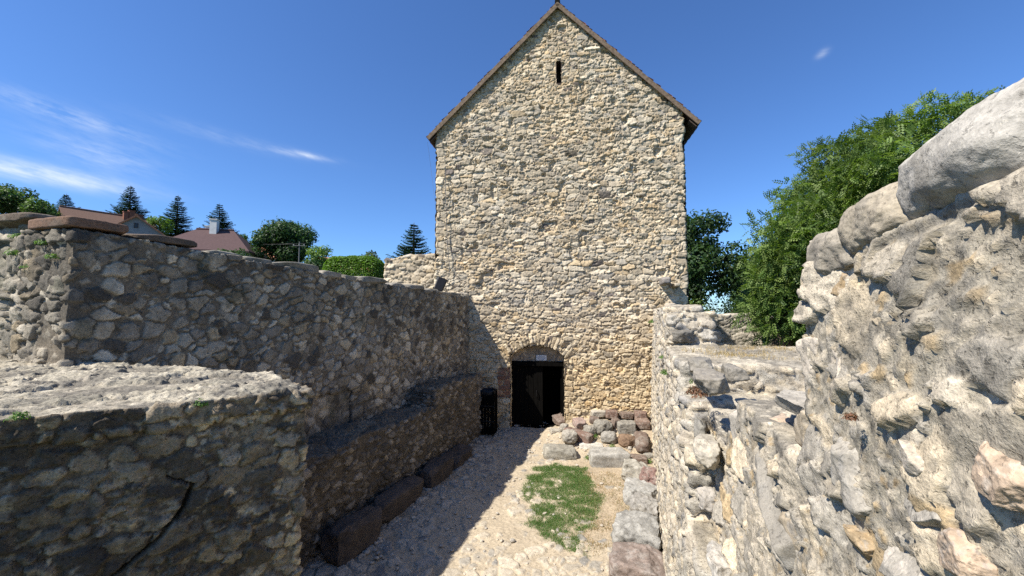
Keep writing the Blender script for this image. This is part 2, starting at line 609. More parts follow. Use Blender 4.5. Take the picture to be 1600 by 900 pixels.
def ruin_mesh(name, solids, voxel, cfg, seed, mat, parent=None, wobble=0.03, topcfg=None, crack=None, post=None, frame=True):
    """rubble masonry: solids are 8-corner blocks in (along, across, up); they are fused, then every stone is pushed out"""
    mb = MB()
    for c in solids:
        mb.box8(c)
    me = bpy.data.meshes.new(name + '_raw')
    bm = bmesh.new()
    vs = [bm.verts.new(v) for v in mb.v]
    for f in mb.f:
        bm.faces.new([vs[k] for k in f])
    bmesh.ops.recalc_face_normals(bm, faces=bm.faces[:])
    bm.to_mesh(me)
    bm.free()
    o = bpy.data.objects.new(name + '_raw', me)
    COL.objects.link(o)
    md = o.modifiers.new('r', 'REMESH')
    md.mode = 'VOXEL'
    md.voxel_size = voxel
    md.adaptivity = 0
    dg = bpy.context.evaluated_depsgraph_get()
    ev = o.evaluated_get(dg)
    m2 = bpy.data.meshes.new_from_object(ev)
    n = len(m2.vertices)
    V = np.zeros(n * 3, np.float32)
    m2.vertices.foreach_get('co', V)
    V = V.reshape(-1, 3)
    nr = np.zeros(n * 3, np.float32)
    m2.vertex_normals.foreach_get('vector', nr)
    nr = nr.reshape(-1, 3)
    nf = len(m2.polygons)
    lt = np.zeros(nf, np.int32)
    m2.polygons.foreach_get('loop_total', lt)
    vi = np.zeros(len(m2.loops), np.int32)
    m2.loops.foreach_get('vertex_index', vi)
    assert (lt == 4).all()
    f = vi.reshape(-1, 4)
    bpy.data.objects.remove(o)
    bpy.data.meshes.remove(me)
    bpy.data.meshes.remove(m2)
    P = V.astype(np.float64)
    wob = np.stack([fbm(P * 1.1 + 5 * k, 3, seed + 80 + k) for k in range(3)], 1) * wobble
    q = P[:, [0, 2, 1]]
    h, col, m = masonry(q, cfg, seed)
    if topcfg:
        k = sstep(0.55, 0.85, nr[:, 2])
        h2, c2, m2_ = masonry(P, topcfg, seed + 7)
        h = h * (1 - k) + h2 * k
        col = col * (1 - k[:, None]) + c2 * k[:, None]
    if crack is not None:
        for pts, wd, dp in crack:
            dmin = np.full(n, 9.0)
            A = np.array(pts)
            qq = q[:, :2] + 0.02 * np.stack([fbm(P * 9, 3, 3), fbm(P * 9, 3, 4)], 1)
            for a, b in zip(A[:-1], A[1:]):
                ab = b - a
                t = np.clip(((qq - a) @ ab) / (ab @ ab), 0, 1)
                dmin = np.minimum(dmin, np.hypot(*(qq - a - t[:, None] * ab).T))
            k = 1 - sstep(wd * 0.5, wd, dmin)
            h = h - dp * k
            col = col * (1 - 0.6 * k[:, None])
    V = V + wob + nr * h[:, None]
    if post:
        V, col = post(V, col, nr)
    W = np.stack([V[:, 0] * SN + V[:, 1] * CS, V[:, 0] * CS - V[:, 1] * SN, V[:, 2]], 1) if frame else V
    if frame:                                  # (along, across, up) is a left-handed order: turn the faces round
        f = f[:, ::-1]
    return mesh_np(name, W, f, col, mat, parent)


def blk(s0, s1, o0, o1, z0, z1, z1b=None):
    """block along the passage, its top rising from z1 (at s0) to z1b (at s1)"""
    zb = z1 if z1b is None else z1b
    return [(s0, o0, z0), (s1, o0, z0), (s1, o1, z0), (s0, o1, z0), (s0, o0, z1), (s1, o0, zb), (s1, o1, zb), (s0, o1, z1)]


_cube = {}


def cube_sphere(n):
    if n in _cube:
        return _cube[n]
    bm = bmesh.new()
    bmesh.ops.create_cube(bm, size=2)
    bmesh.ops.subdivide_edges(bm, edges=bm.edges[:], cuts=n, use_grid_fill=True)
    bm.verts.index_update()
    V = np.array([v.co[:] for v in bm.verts])
    f = np.array([[v.index for v in fc.verts] for fc in bm.faces])
    bm.free()
    _cube[n] = (V, f)
    return _cube[n]


def rock_np(size, seed, n=10, pw=5.0, cuts=6, cutd=(0.72, 0.95), rough=0.03, lump=0.08, col=(0.4, 0.36, 0.3), var=0.25, spots=None, edge=None):
    """a quarried or broken stone centred on its base: returns vertices, faces, colours"""
    V, f = cube_sphere(n)
    rng = np.random.RandomState(seed)
    d = V / np.linalg.norm(V, axis=1, keepdims=True)
    r = (np.abs(d) ** pw).sum(1) ** (-1 / pw)
    U = d * r[:, None]
    half = np.array(size) / 2
    for _ in range(cuts):
        nn = rng.normal(size=3)
        nn /= np.linalg.norm(nn)
        sup = np.abs(nn).sum() * (0.60 + 0.12 * min(1, pw / 10)) * rng.uniform(*cutd) * 1.25
        ex = np.maximum(U @ nn - sup, 0)
        U = U - ex[:, None] * nn
    P = U * half
    mx = max(size)
    k = rng.uniform(0, 50)
    sc = 2.6 / mx
    nz = np.stack([fbm(P * sc + k + 9 * i, 3, seed + i) for i in range(3)], 1)
    P = P + nz * lump * min(size)
    fn = fbm(P * sc * 4 + k, 4, seed + 9, 0.6)
    P = P + d * (fn * rough * min(size) * 2)[:, None]
    c = np.array(col)[None] * (1 + var * fbm(P * sc * 2.2 + k, 4, seed + 20, 0.6)[:, None] + 0.15 * fn[:, None])
    if spots:
        kk = (sstep(0.05, 0.35, fbm(P * sc * 3 + k, 4, seed + 30, 0.65)) * spots[1])[:, None]
        c = c * (1 - kk) + np.array(spots[0])[None] * kk
    P[:, 2] += half[2]
    return P, f, np.clip(c, 0.01, 0.9)


def xform(P, loc, rot=(0, 0, 0)):
    m = np.array(Matrix.LocRotScale(Vector((0, 0, 0)), __import__('mathutils').Euler(rot), None).to_3x3())
    return P @ m.T + np.array(loc)


def rock(name, loc, size, seed, rot=(0, 0, 0), mat=None, parent=None, sink=0.0, **kw):
    P, f, c = rock_np(size, seed, **kw)
    o = mesh_np(name, P, f, c, mat or M['rock'], parent)
    o.location = (loc[0], loc[1], loc[2] - sink)
    o.rotation_euler = rot
    return o


# ------------------------------------------------------------------ palettes
PAL_FACADE = [(6, (0.475, 0.392, 0.275)), (4, (0.545, 0.465, 0.34)), (1.3, (0.45, 0.345, 0.212)), (1.2, (0.37, 0.325, 0.255)), (0.2, (0.16, 0.135, 0.115))]
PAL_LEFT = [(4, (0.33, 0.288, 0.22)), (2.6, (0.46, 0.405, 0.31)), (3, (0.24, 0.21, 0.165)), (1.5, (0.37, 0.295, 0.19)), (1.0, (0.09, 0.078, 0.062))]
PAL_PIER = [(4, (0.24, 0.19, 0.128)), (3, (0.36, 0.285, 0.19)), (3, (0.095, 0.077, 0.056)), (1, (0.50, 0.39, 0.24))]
PAL_NEAR = [(4, (0.42, 0.365, 0.28)), (3, (0.32, 0.288, 0.235)), (2, (0.48, 0.40, 0.285)), (1.2, (0.40, 0.30, 0.175)), (1.4, (0.23, 0.208, 0.17))]
CFG_FACADE = dict(cell=(0.28, 0.115, 0.3), warp=0.17, warp2=.08, jit=0.80, p=3.3, sv=0.46, joint=(0.03, 0.06), depth=0.038, bulge=0.008, tilt=0.06, rough=0.010,
                  fine=20, chip=0.010, chipf=11, palette=PAL_FACADE, mortar=(0.40, 0.325, 0.22),
                  stains=[(0.55, 0.1, 0.5, (0.33, 0.27, 0.19), 0.35, 71), (1.7, 0.25, 0.5, (0.26, 0.23, 0.19), 0.35, 72)])
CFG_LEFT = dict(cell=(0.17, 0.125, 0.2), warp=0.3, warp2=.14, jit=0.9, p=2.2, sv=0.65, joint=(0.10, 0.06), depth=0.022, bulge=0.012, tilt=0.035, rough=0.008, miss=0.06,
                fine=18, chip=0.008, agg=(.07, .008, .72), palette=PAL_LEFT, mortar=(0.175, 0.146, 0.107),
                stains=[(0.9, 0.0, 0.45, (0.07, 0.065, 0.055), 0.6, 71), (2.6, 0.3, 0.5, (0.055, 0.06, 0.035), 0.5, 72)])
CFG_PIER = dict(cell=(0.135, 0.085, 0.13), warp=0.30, warp2=.14, jit=0.95, p=2.5, sv=0.6, agg=(.042, .006, .45), joint=(0.07, 0.09), depth=0.016, bulge=0.008, tilt=0.04, rough=0.010, miss=0.05,
                fine=34, chip=0.010, chipf=14, palette=PAL_PIER, mortar=(0.165, 0.128, 0.084),
                stains=[(1.3, 0.0, 0.4, (0.052, 0.041, 0.030), 0.6, 71), (3.5, 0.35, 0.6, (0.36, 0.30, 0.2), 0.5, 72), (9.0, 0.2, 0.45, (0.05, 0.042, 0.035), 0.6, 74), (12., .32, .55, (.46, .40, .30), .5, 75)])
CFG_BENCH = dict(cell=(0.14, 0.10, 0.15), warp=0.35, warp2=.15, jit=0.9, p=2.2, sv=0.4, joint=(0.08, 0.08), depth=0.034, bulge=0.015, tilt=0.06, rough=0.016, miss=0.2,
                 fine=22, chip=0.008, palette=[(3, (0.19, 0.162, 0.125)), (3, (0.13, 0.112, 0.088)), (1.3, (0.28, 0.24, 0.185))], mortar=(0.115, 0.095, 0.07),
                 stains=[(1.2, 0.0, 0.45, (0.05, 0.045, 0.04), 0.6, 71)])
CFG_RIGHT = dict(cell=(0.17, 0.105, 0.16), warp=0.3, warp2=.13, agg=(.04, .008, .4), miss=.08, jit=0.9, p=2.6, sv=0.6, joint=(0.04, 0.08), depth=0.034, bulge=0.015, tilt=0.07, rough=0.010,
                 fine=22, chip=0.012, palette=[(4, (0.44, 0.385, 0.30)), (3, (0.36, 0.33, 0.275)), (2, (0.48, 0.41, 0.30)), (1, (0.25, 0.235, 0.21))], mortar=(0.39, 0.34, 0.265),
                 stains=[(1.6, 0.15, 0.5, (0.24, 0.22, 0.19), 0.4, 71)])
CFG_NEAR = dict(cell=(0.135, 0.105, 0.13), warp=0.28, warp2=.13, agg=(.026, .008, .3), jit=1.0, p=2.8, sv=0.85, joint=(0.03, 0.045), depth=0.017, bulge=0.0, tilt=0.07, rough=0.006, miss=0.22,
                fine=46, chip=0.006, chipf=17, palette=PAL_NEAR, mortar=(0.345, 0.305, 0.235),
                stains=[(3.0, 0.1, 0.5, (0.22, 0.20, 0.165), 0.45, 71), (7.0, 0.3, 0.55, (0.44, 0.345, 0.205), 0.4, 72), (5.0, 0.3, 0.55, (0.50, 0.45, 0.37), 0.5, 73), (14.0, 0.25, 0.42, (0.13, 0.12, 0.10), 0.5, 74)])
CFG_TOP = dict(cell=(0.34, 0.24, 0.2), warp=0.5, warp2=.2, jit=0.95, p=2.2, sv=0.5, joint=(0.02, 0.08), depth=0.008, bulge=0.004, tilt=0.02, rough=0.010, miss=.3, agg=(.05, .006, .4),
               fine=24, chip=0.014, chipf=9, palette=[(4, (0.33, 0.29, 0.22)), (3, (0.39, 0.345, 0.265)), (2, (0.24, 0.215, 0.17))], mortar=(0.27, 0.235, 0.18),
               stains=[(3.0, 0.0, 0.4, (0.15, 0.135, 0.11), 0.6, 71), (11.0, 0.15, 0.4, (0.12, 0.11, 0.095), 0.6, 74)])


# ------------------------------------------------------------------ ground
TW = np.array([0.99155, -0.12968])            # along the tower front
TB = np.array([0.12968, 0.99155])             # into the tower
T0 = np.array([-2.864, 13.3336])


def tw(u, b, z):
    return np.array([T0[0] + TW[0] * u + TB[0] * b, T0[1] + TW[1] * u + TB[1] * b, z])


def mound(s, o):
    """the heap of spolia against the tower stands on a low bank of earth"""
    k = sstep(10.3, 12.9, s) * sstep(-3.0, -1.4, o + 0.25 * (12.9 - s))
    return 0.42 * k


def floor_h(s, o):
    s, o = np.atleast_1d(np.asarray(s, float)), np.atleast_1d(np.asarray(o, float))
    p = np.stack([s, o, s * 0], 1)
    return mound(s, o) + 0.03 * fbm(p * 0.8, 3, 5)


def on_floor(px, py):
    z = 0.0
    for _ in range(12):
        p = atz(px, py, z)
        s, o = so(p)
        z = 0.5 * z + 0.5 * float(floor_h(s, o)[0])
    return np.array([p[0], p[1], z])


def terrain_h(x, y):
    s, o = x * SN + y * CS, x * CS - y * SN
    left = sstep(6.3, 12.0, -o)
    d = np.hypot(x, y)
    hill = 2.2 * left + left * 0.115 * np.clip(d - 16, 0, 110) + left * 0.02 * np.clip(d - 126, 0, 300)
    right = sstep(2.2, 4.0, o) * 1.7
    h = np.maximum(hill, right) + 0.02 * np.clip(d - 20, 0, 60) * (1 - left)
    h = h - 0.5 * (1 - np.maximum(left, sstep(2.2, 4.0, o)))
    h = h - 1.2 * (1 - sstep(0.0, 2.0, np.hypot(np.maximum(np.abs(s - 18) - 5, 0), np.maximum(np.abs(o + 1.0) - 5, 0))))
    return h


def build_ground():
    a = np.concatenate([-np.geomspace(40, 900, 26)[::-1], np.linspace(-39, 39, 120), np.geomspace(40, 900, 26)])
    X, Y = np.meshgrid(a, a)
    P = np.stack([X.ravel(), Y.ravel()], 1)
    p3 = np.stack([P[:, 0], P[:, 1], P[:, 0] * 0], 1)
    Z = terrain_h(P[:, 0], P[:, 1]) + 0.10 * fbm(p3 * 0.35, 3, 7)
    c = np.array([0.075, 0.095, 0.035])[None] * (1 + 0.3 * fbm(p3 * 0.2, 4, 9)[:, None])
    o = mesh_np('terrain', np.column_stack([P, Z]), grid_faces(len(a), len(a)), c, M['terrain'])
    tag(o, 'grassy ground and hillside around the ruin', kind='structure')
    # passage floor: trodden lime earth with stones showing through
    ss, oo = np.arange(3.0, 13.6, 0.019), np.arange(-5.6, 0.9, 0.019)
    O, S_ = np.meshgrid(oo, ss)
    s, o_ = S_.ravel(), O.ravel()
    p = np.stack([s, o_, s * 0], 1)
    base = floor_h(s, o_)
    q = p[:, [0, 1, 2]] / np.array([0.19, 0.15, 1]) + 0.35 * np.stack([fbm(p * 3, 2, 41), fbm(p * 3, 2, 42), s * 0], 1)
    q[:, 2] = 0
    e, r1, r2, r3, lx, lz = cells(q, 33, 0.95, 2.1, 0.6, dims=2)
    fine = fbm(p * 26, 4, 12, 0.6)
    dens = 0.26 + 0.55 * sstep(-3.0, -3.7, o_) + 0.35 * sstep(7.8, 6.2, s) - 0.38 * sstep(-2.6, -1.0, o_) * sstep(6.5, 7.5, s) + 0.5 * fbm(p * 0.9, 3, 13)
    pres = sstep(-0.05, 0.05, np.clip(dens, 0.06, 0.85) - r1)
    m = sstep(0.10, 0.22, e + 0.08 * fine) * pres
    z = base + 0.022 * m * (0.4 + r3) + m * 0.03 * ((r1 - .5) * lx + (r2 - .5) * lz) + 0.010 * fine + 0.012 * fbm(p * 5, 3, 14)
    soil = np.array([0.405, 0.338, 0.245])[None] * (1 + 0.16 * fbm(p * 2.4, 4, 15)[:, None] + 0.16 * fine[:, None])
    brn = (sstep(-1.75, -1.1, o_ + 0.35 * fbm(p * 1.3, 3, 16)) * sstep(6.3, 7.2, s + 0.5 * fbm(p * 1.7, 3, 18)))[:, None] * 0.75
    soil = soil * (1 - brn) + np.array([0.36, 0.285, 0.195])[None] * brn * (1 + 0.3 * fbm(p * 7, 4, 19)[:, None])
    painted_shade = (sstep(-3.4, -4.5, o_ + 0.3 * fbm(p * 2, 3, 21)) * 0.7)[:, None]  # shade along the left walls, painted darker into the soil colour
    soil = soil * (1 - painted_shade) + np.array([0.18, 0.142, 0.10])[None] * painted_shade
    st = pick(r2, [(4, (0.40, 0.35, 0.275)), (2, (0.33, 0.30, 0.25)), (2, (0.44, 0.385, 0.30)), (1, (0.25, 0.235, 0.21))]) * (0.85 + 0.3 * r3[:, None]) * (1 + 0.2 * fine[:, None])
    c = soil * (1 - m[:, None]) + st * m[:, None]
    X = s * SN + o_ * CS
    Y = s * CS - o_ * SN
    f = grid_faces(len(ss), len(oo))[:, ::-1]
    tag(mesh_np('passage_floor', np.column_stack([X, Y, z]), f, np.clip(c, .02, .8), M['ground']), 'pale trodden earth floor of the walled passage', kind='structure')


build_ground()

# ------------------------------------------------------------------ the tower
U0, U1, FB = 0.30, 8.27, 0.15
RIDGE_U, RIDGE_Z, EAVE_Z = 4.385, 13.80, 9.51
SLOPE = (RIDGE_Z - EAVE_Z) / RIDGE_U
SLOPE_R = (RIDGE_Z - EAVE_Z) / (8.74 - RIDGE_U)
DOOR0, DOOR1 = 2.82, 4.515
DMID = (DOOR0 + DOOR1) / 2
SPRING, RISE = 2.27, 0.33
ARC_R = (((DOOR1 - DOOR0) / 2) ** 2 + RISE ** 2) / (2 * RISE)
ARC_Z = SPRING + RISE - ARC_R


def gable_z(u):
    return np.where(u < RIDGE_U, EAVE_Z + SLOPE * u, EAVE_Z + SLOPE_R * (8.74 - u))


def build_tower():
    t = thing('gabled_tower', 'tall rubble limestone gable building with steep tiled roof and arched doorway', 'stone building', tw(RIDGE_U, 2.4, 0))
    inv = np.array(t.location)

    def put(o):
        o.parent = t
        o.matrix_parent_inverse = Matrix.Translation(t.location).inverted()
        return o
    us = np.arange(U0, U1 + 0.001, 0.0185)
    zs = np.arange(-0.35, 13.75, 0.0185)
    U, Z = np.meshgrid(us, zs)
    u, z = U.ravel(), Z.ravel()
    q = np.stack([u, z, u * 0], 1)
    h, col, m = masonry(q, CFG_FACADE, 101, dims=2)
    # stretches laid with bigger stones, and later repairs with small ones
    hb_, cb_, _ = masonry(q, dict(CFG_FACADE, cell=(0.37, 0.155, 0.3), depth=.042, tilt=.075), 121, dims=2)
    kb = fbm(q * np.array([.55, .8, 1]) + 3, 3, 122) > .12
    h, col = np.where(kb, hb_, h), np.where(kb[:, None], cb_, col)
    hs_, cs_, _ = masonry(q, dict(CFG_FACADE, cell=(0.21, 0.10, 0.3), depth=.034), 125, dims=2)
    ks = fbm(q * np.array([.7, .6, 1]) + 40, 3, 126) > .26
    h, col = np.where(ks, hs_, h), np.where(ks[:, None], cs_ * np.array([1.03, .99, .93]), col)
    # larger corner stones
    cfgq = dict(CFG_FACADE, cell=(0.52, 0.24, 0.3), jit=0.6, sv=0.3, depth=0.045)
    hq, cq, mq = masonry(q, cfgq, 131, dims=2)
    edge = np.minimum(u - U0, U1 - u) + 0.18 * fbm(q * 1.3, 2, 133)
    k = (edge < 0.30) & (z < 9.6)
    h, col = np.where(k, hq, h), np.where(k[:, None], cq, col)
    # arch ring
    rr = np.hypot(u - DMID, z - ARC_Z)
    an = np.arctan2(u - DMID, z - ARC_Z)
    ring = (rr > ARC_R - 0.05) & (rr < ARC_R + 0.37 + 0.05 * fbm(q * 3, 2, 9)) & (np.abs(an) < 0.80) & (z > SPRING - 0.15)
    cfga = dict(CFG_FACADE, cell=(0.115, 0.44, 0.3), jit=0.35, sv=0.15, joint=(0.03, 0.12), depth=0.06, warp=0.12)
    ha, ca, ma = masonry(np.stack([an * (ARC_R + .18), rr - ARC_R + 0.03, u * 0], 1), cfga, 141, dims=2)
    h, col = np.where(ring, ha + 0.01, h), np.where(ring[:, None], ca, col)
    # brick patch in the left jamb, small blocks in the right one
    bw = (u > DOOR0 - 0.42 + 0.05 * fbm(q * 4, 2, 4)) & (u < DOOR0) & (z > 0.98) & (z < 1.86 + 0.05 * fbm(q * 3, 2, 6))
    cfgb = dict(CFG_FACADE, cell=(0.42, 0.15, 0.3), jit=0.25, sv=0.1, depth=0.03, joint=(0.04, 0.1), palette=[(3, (0.26, 0.14, 0.095)), (2, (0.22, 0.125, 0.09)), (1, (0.34, 0.22, 0.155))])
    hb, cb, mb_ = masonry(q, cfgb, 151, dims=2)
    h, col = np.where(bw, hb, h), np.where(bw[:, None], cb, col)
    jw = (u > DOOR1) & (u < DOOR1 + 0.27 + 0.03 * fbm(q * 3, 2, 8)) & (z < SPRING - 0.1)
    cfgj = dict(CFG_FACADE, cell=(0.27, 0.17, 0.3), jit=0.3, sv=0.2, depth=0.05)
    hj, cj, mj = masonry(q, cfgj, 161, dims=2)
    h, col = np.where(jw, hj, h), np.where(jw[:, None], cj, col)
    # the lower courses are warmer limestone, a dark basalt course sits high in the gable
    warm = (sstep(4.2, 1.2, z + 0.9 * fbm(q * 0.6, 3, 14)) * 0.8)[:, None]
    col = col * (1 - warm) + col * np.array([1.02, 0.96, 0.84])[None] * warm
    dk = (sstep(0.16, 0.05, np.abs(z - 8.75 - 0.05 * (u - 5.3))) * sstep(1.2, 0.7, np.abs(u - 5.0)) * sstep(-0.1, 0.2, fbm(q * 2.3, 2, 15)) * m)[:, None]
    col = col * (1 - 0.75 * dk)
    pit = sstep(0.50, 0.60, fbm(q * 3.1, 2, 17))
    h = h - 0.07 * pit
    low = 0.03 * fbm(q * 0.7, 3, 18)
    uu = u + np.where(u < 1.2, -1, 1) * sstep(0.25, 0.0, np.minimum(u - U0, U1 - u)) * (0.075 * fbm(np.stack([z * 2.6, u * 0, u * 0], 1), 3, 19) + 0.9 * (h - 0.03))
    dedge = np.minimum(u - U0, U1 - u)
    b = FB - h - low + 0.10 * np.clip(1 - dedge / 0.07, 0, 1) ** 2
    V = np.stack([T0[0] + TW[0] * uu + TB[0] * b, T0[1] + TW[1] * uu + TB[1] * b, z], 1)
    jag = 0.012 * fbm(q * 14, 2, 20)
    inside = (u > DOOR0 + jag) & (u < DOOR1 + jag) & ((z < SPRING) | ((rr < ARC_R + jag)))
    slit = (np.abs(u - 4.41 + jag) < 0.075) & (z > 11.1) & (z < 11.82)
    out = (z > gable_z(u) - 0.10) | inside | slit
    om = out.reshape(len(zs), len(us))
    keep = ~(om[:-1, :-1] & om[:-1, 1:] & om[1:, 1:] & om[1:, :-1])
    keep &= ~(om[:-1, :-1] | om[:-1, 1:] | om[1:, 1:] | om[1:, :-1]) | keep & False
    f = grid_faces(len(zs), len(us), keep)
    V, f, col = compact(V, f, col)
    front = put(mesh_np('front_wall', V, f, np.clip(col, .02, .8), M['facade']))
    # side and back walls
    for nm, (ua, ba), (ub, bb) in (('side_wall', (U0, FB + .08), (U0, 4.8)), ('side_wall', (U1, 4.8), (U1, FB + .08)), ('back_wall', (U0, 4.8), (U1, 4.8))):
        L = math.hypot(ub - ua, bb - ba)
        xs, z2 = np.arange(0, L + .01, .06), np.arange(-.3, 13.7 if nm == 'back_wall' else 9.45, .06)
        A, Z2 = np.meshgrid(xs, z2)
        a, zz = A.ravel(), Z2.ravel()
        hh, cc, _ = masonry(np.stack([a, zz, a * 0], 1), CFG_FACADE, 171, dims=2)
        du, db = (ub - ua) / L, (bb - ba) / L
        nu, nb = (-1, 0) if (nm == 'side_wall' and ua == U0) else ((1, 0) if nm == 'side_wall' else (0, 1))
        uw, bw2 = ua + du * a + nu * hh * .8, ba + db * a + nb * hh * .8
        VV = np.stack([T0[0] + TW[0] * uw + TB[0] * bw2, T0[1] + TW[1] * uw + TB[1] * bw2, zz], 1)
        ff = grid_faces(len(z2), len(xs))
        if nm == 'back_wall':
            o2 = (zz > gable_z(uw) - .10).reshape(len(z2), len(xs))
            ff = grid_faces(len(z2), len(xs), ~(o2[:-1, :-1] | o2[:-1, 1:] | o2[1:, 1:] | o2[1:, :-1]))
        VV, ff, cc = compact(VV, ff, cc)
        put(mesh_np(nm, VV, ff, cc, M['facade']))
    # door reveal (jambs and arch soffit) as one stone lining
    path = [(DOOR0, zz) for zz in np.arange(-0.3, SPRING, 0.02)]
    a1 = math.asin((DOOR1 - DOOR0) / 2 / ARC_R)
    path += [(DMID + ARC_R * math.sin(a), ARC_Z + ARC_R * math.cos(a)) for a in np.linspace(-a1, a1, 90)]
    path += [(DOOR1, zz) for zz in np.arange(SPRING, -0.3, -0.02)]
    path = np.array(path)
    arc = np.concatenate([[0], np.cumsum(np.hypot(*np.diff(path, axis=0).T))])
    bs = np.arange(0.125, 0.62, 0.025)
    A, Bm = np.meshgrid(arc, bs)
    a, bb = A.ravel(), Bm.ravel()
    hh, cc, _ = masonry(np.stack([bb + 7, a, a * 0], 1), dict(CFG_FACADE, cell=(0.36, 0.17, 0.3), depth=0.03, bulge=.02), 181, dims=2)
    pu, pz = np.interp(a, arc, path[:, 0]), np.interp(a, arc, path[:, 1])
    cen = np.array([DMID, 1.4])
    dv = np.stack([cen[0] - pu, np.where(pz > SPRING, ARC_Z - pz, 0)], 1)
    dv /= np.linalg.norm(dv, axis=1, keepdims=True)
    pu, pz = pu + dv[:, 0] * (hh * .6 - .015), pz + dv[:, 1] * (hh * .6 - .015)
    VV = np.stack([T0[0] + TW[0] * pu + TB[0] * bb, T0[1] + TW[1] * pu + TB[1] * bb, pz], 1)
    put(mesh_np('doorway_lining', VV, grid_faces(len(bs), len(arc)), cc, M['facade']))
    # flat stone panel under the arch
    us2, zs2 = np.arange(DOOR0 - .05, DOOR1 + .06, .02), np.arange(2.07, 2.72, .02)
    A, Z2 = np.meshgrid(us2, zs2)
    a, zz = A.ravel(), Z2.ravel()
    hh, cc, _ = masonry(np.stack([a, zz, a * 0], 1), dict(CFG_FACADE, cell=(0.34, 0.26, 0.3), depth=0.012, bulge=.01, tilt=.02, joint=(.05, .12),
                        palette=[(2, (0.42, 0.33, 0.22)), (2, (0.36, 0.29, 0.20)), (1, (0.30, 0.25, 0.19))], mortar=(0.25, 0.21, 0.16)), 191, dims=2)
    VV = np.stack([T0[0] + TW[0] * a + TB[0] * (.42 - hh), T0[1] + TW[1] * a + TB[1] * (.42 - hh), zz], 1)
    put(mesh_np('arch_infill', VV, grid_faces(len(zs2), len(us2)), cc, M['facade']))
    dep = [tw(DOOR0 - .05, .43, 2.06), tw(DOOR1 + .05, .43, 2.06), tw(DOOR1 + .05, .6, 2.06), tw(DOOR0 - .05, .6, 2.06)]

    def tbox(u0, u1, b0, b1, z0, z1):
        return [tw(u0, b0, z0), tw(u1, b0, z0), tw(u1, b1, z0), tw(u0, b1, z0), tw(u0, b0, z1), tw(u1, b0, z1), tw(u1, b1, z1), tw(u0, b1, z1)]
    fr = put(MB().box8(tbox(DOOR0 - .03, DOOR1 + .03, .36, .56, 1.93, 2.085)).build('lintel', M['darkwood'], bevel=.008))
    put(MB().box8(tbox(DOOR0 - .03, DOOR0 + .10, .40, .56, -.1, 1.928)).build('door_post', M['darkwood'], bevel=.006))
    put(MB().box8(tbox(DOOR1 - .08, DOOR1 + .03, .40, .56, -.1, 1.928)).build('door_post', M['darkwood'], bevel=.006))
    lf = MB()
    x = DOOR0 + .105
    while x < DOOR0 + .86:
        lf.box8(tbox(x, x + .145, .47, .515, .05, 1.92))
        x += .15
    leaf = put(lf.build('door_leaf', M['darkwood'], bevel=.006))
    hd = MB().tube([tw(DOOR0 + .80, .455, .95), tw(DOOR0 + .80, .40, .97), tw(DOOR0 + .80, .40, 1.12), tw(DOOR0 + .80, .455, 1.14)], .011).build('handle', M['black'])
    hd.parent = leaf
    hd.matrix_parent_inverse = Matrix.Translation(t.location)  # keeps its place under the leaf
    hd.matrix_parent_inverse = leaf.matrix_basis.inverted() @ Matrix.Translation(t.location) @ Matrix.Translation(-t.location)
    # second leaf swung inwards
    lf = MB()
    for i in range(5):
        lf.box8(tbox(DOOR1 - .13, DOOR1 - .085, .57 + .15 * i, .57 + .15 * i + .145, .05, 1.92))
    put(lf.build('door_leaf', M['darkwood'], bevel=.006))
    # floor inside
    put(MB().box8(tbox(U0 + .2, U1 - .2, .30, 4.7, -.2, .02)).build('inner_floor', M['darkwood']))
    put(MB().box8(tbox(U0 + .3, U1 - .3, 2.6, 2.7, .021, 5.0)).build('added_light_baffle', M['darkwood']))  # dark baffle added so no light bounces back into the doorway
    put(MB().box8(tbox(U0 + .3, U1 - .3, .45, 2.6, 3.0, 3.1)).build('inner_ceiling', M['darkwood']))
    # slit window lining
    lf = MB()
    for a, b_, c, d in ((4.31, 4.335, 11.05, 11.85), (4.485, 4.51, 11.05, 11.85)):
        lf.box8(tbox(a, b_, .11, .7, c, d))
    lf.box8(tbox(4.336, 4.484, .11, .7, 11.03, 11.09)).box8(tbox(4.336, 4.484, .11, .7, 11.83, 11.88)).box8(tbox(4.336, 4.484, .68, .70, 11.09, 11.83))
    put(lf.build('slit_window', M['soffit']))
    # corbel stones sticking out near the right edge, throwing long shadows
    for i, (px, py, L, sz, c) in enumerate([(1036, 440, .50, (.26, .34, .22), (.22, .20, .18)), (1053, 446, .42, (.20, .30, .12), (.42, .36, .27)), (1046, 478, .20, (.3, .3, .16), (.40, .35, .28))]):
        r = ray(px, py)
        nn = -TB
        tt = (TB @ (T0 + TB * FB)) / (TB @ r[:2])
        p = r * tt + [0, 0, EYE]
        P, fc, cl = rock_np((sz[0], L + .25, sz[2]), 700 + i, n=9, pw=6, col=c)
        P = xform(P, (p[0] - TB[0] * (L - .25) * .5, p[1] - TB[1] * (L - .25) * .5, p[2] - sz[2] / 2), (0, 0, -R(7.45)))
        put(mesh_np('corbel_stone', P, fc, cl, M['rock']))
    # roof: two slopes of clay tiles, boards under the verge
    for sgn, ue in ((0, 0.0), (1, 8.74)):
        dx, dz = ue - RIDGE_U, EAVE_Z - RIDGE_Z
        L = math.hypot(dx, dz)
        du, dz2 = dx / L, dz / L
        nu, nz = (-dz2 if dx > 0 else dz2), abs(du)
        nu = math.copysign(abs(dz2), dx)
        rows = int(L / 0.155)
        a_l, h_l = [], []
        for i in range(rows + 1):
            a_l += [i * L / (rows + 1), (i + 1) * L / (rows + 1) - 1e-3]
            h_l += [0.006, 0.030]
        a_l, h_l = np.array(a_l), np.array(h_l)
        bs = np.concatenate([np.arange(0, 1.5, .03), np.arange(1.5, 5.2, .09)])
        Bm, A = np.meshgrid(bs, a_l)
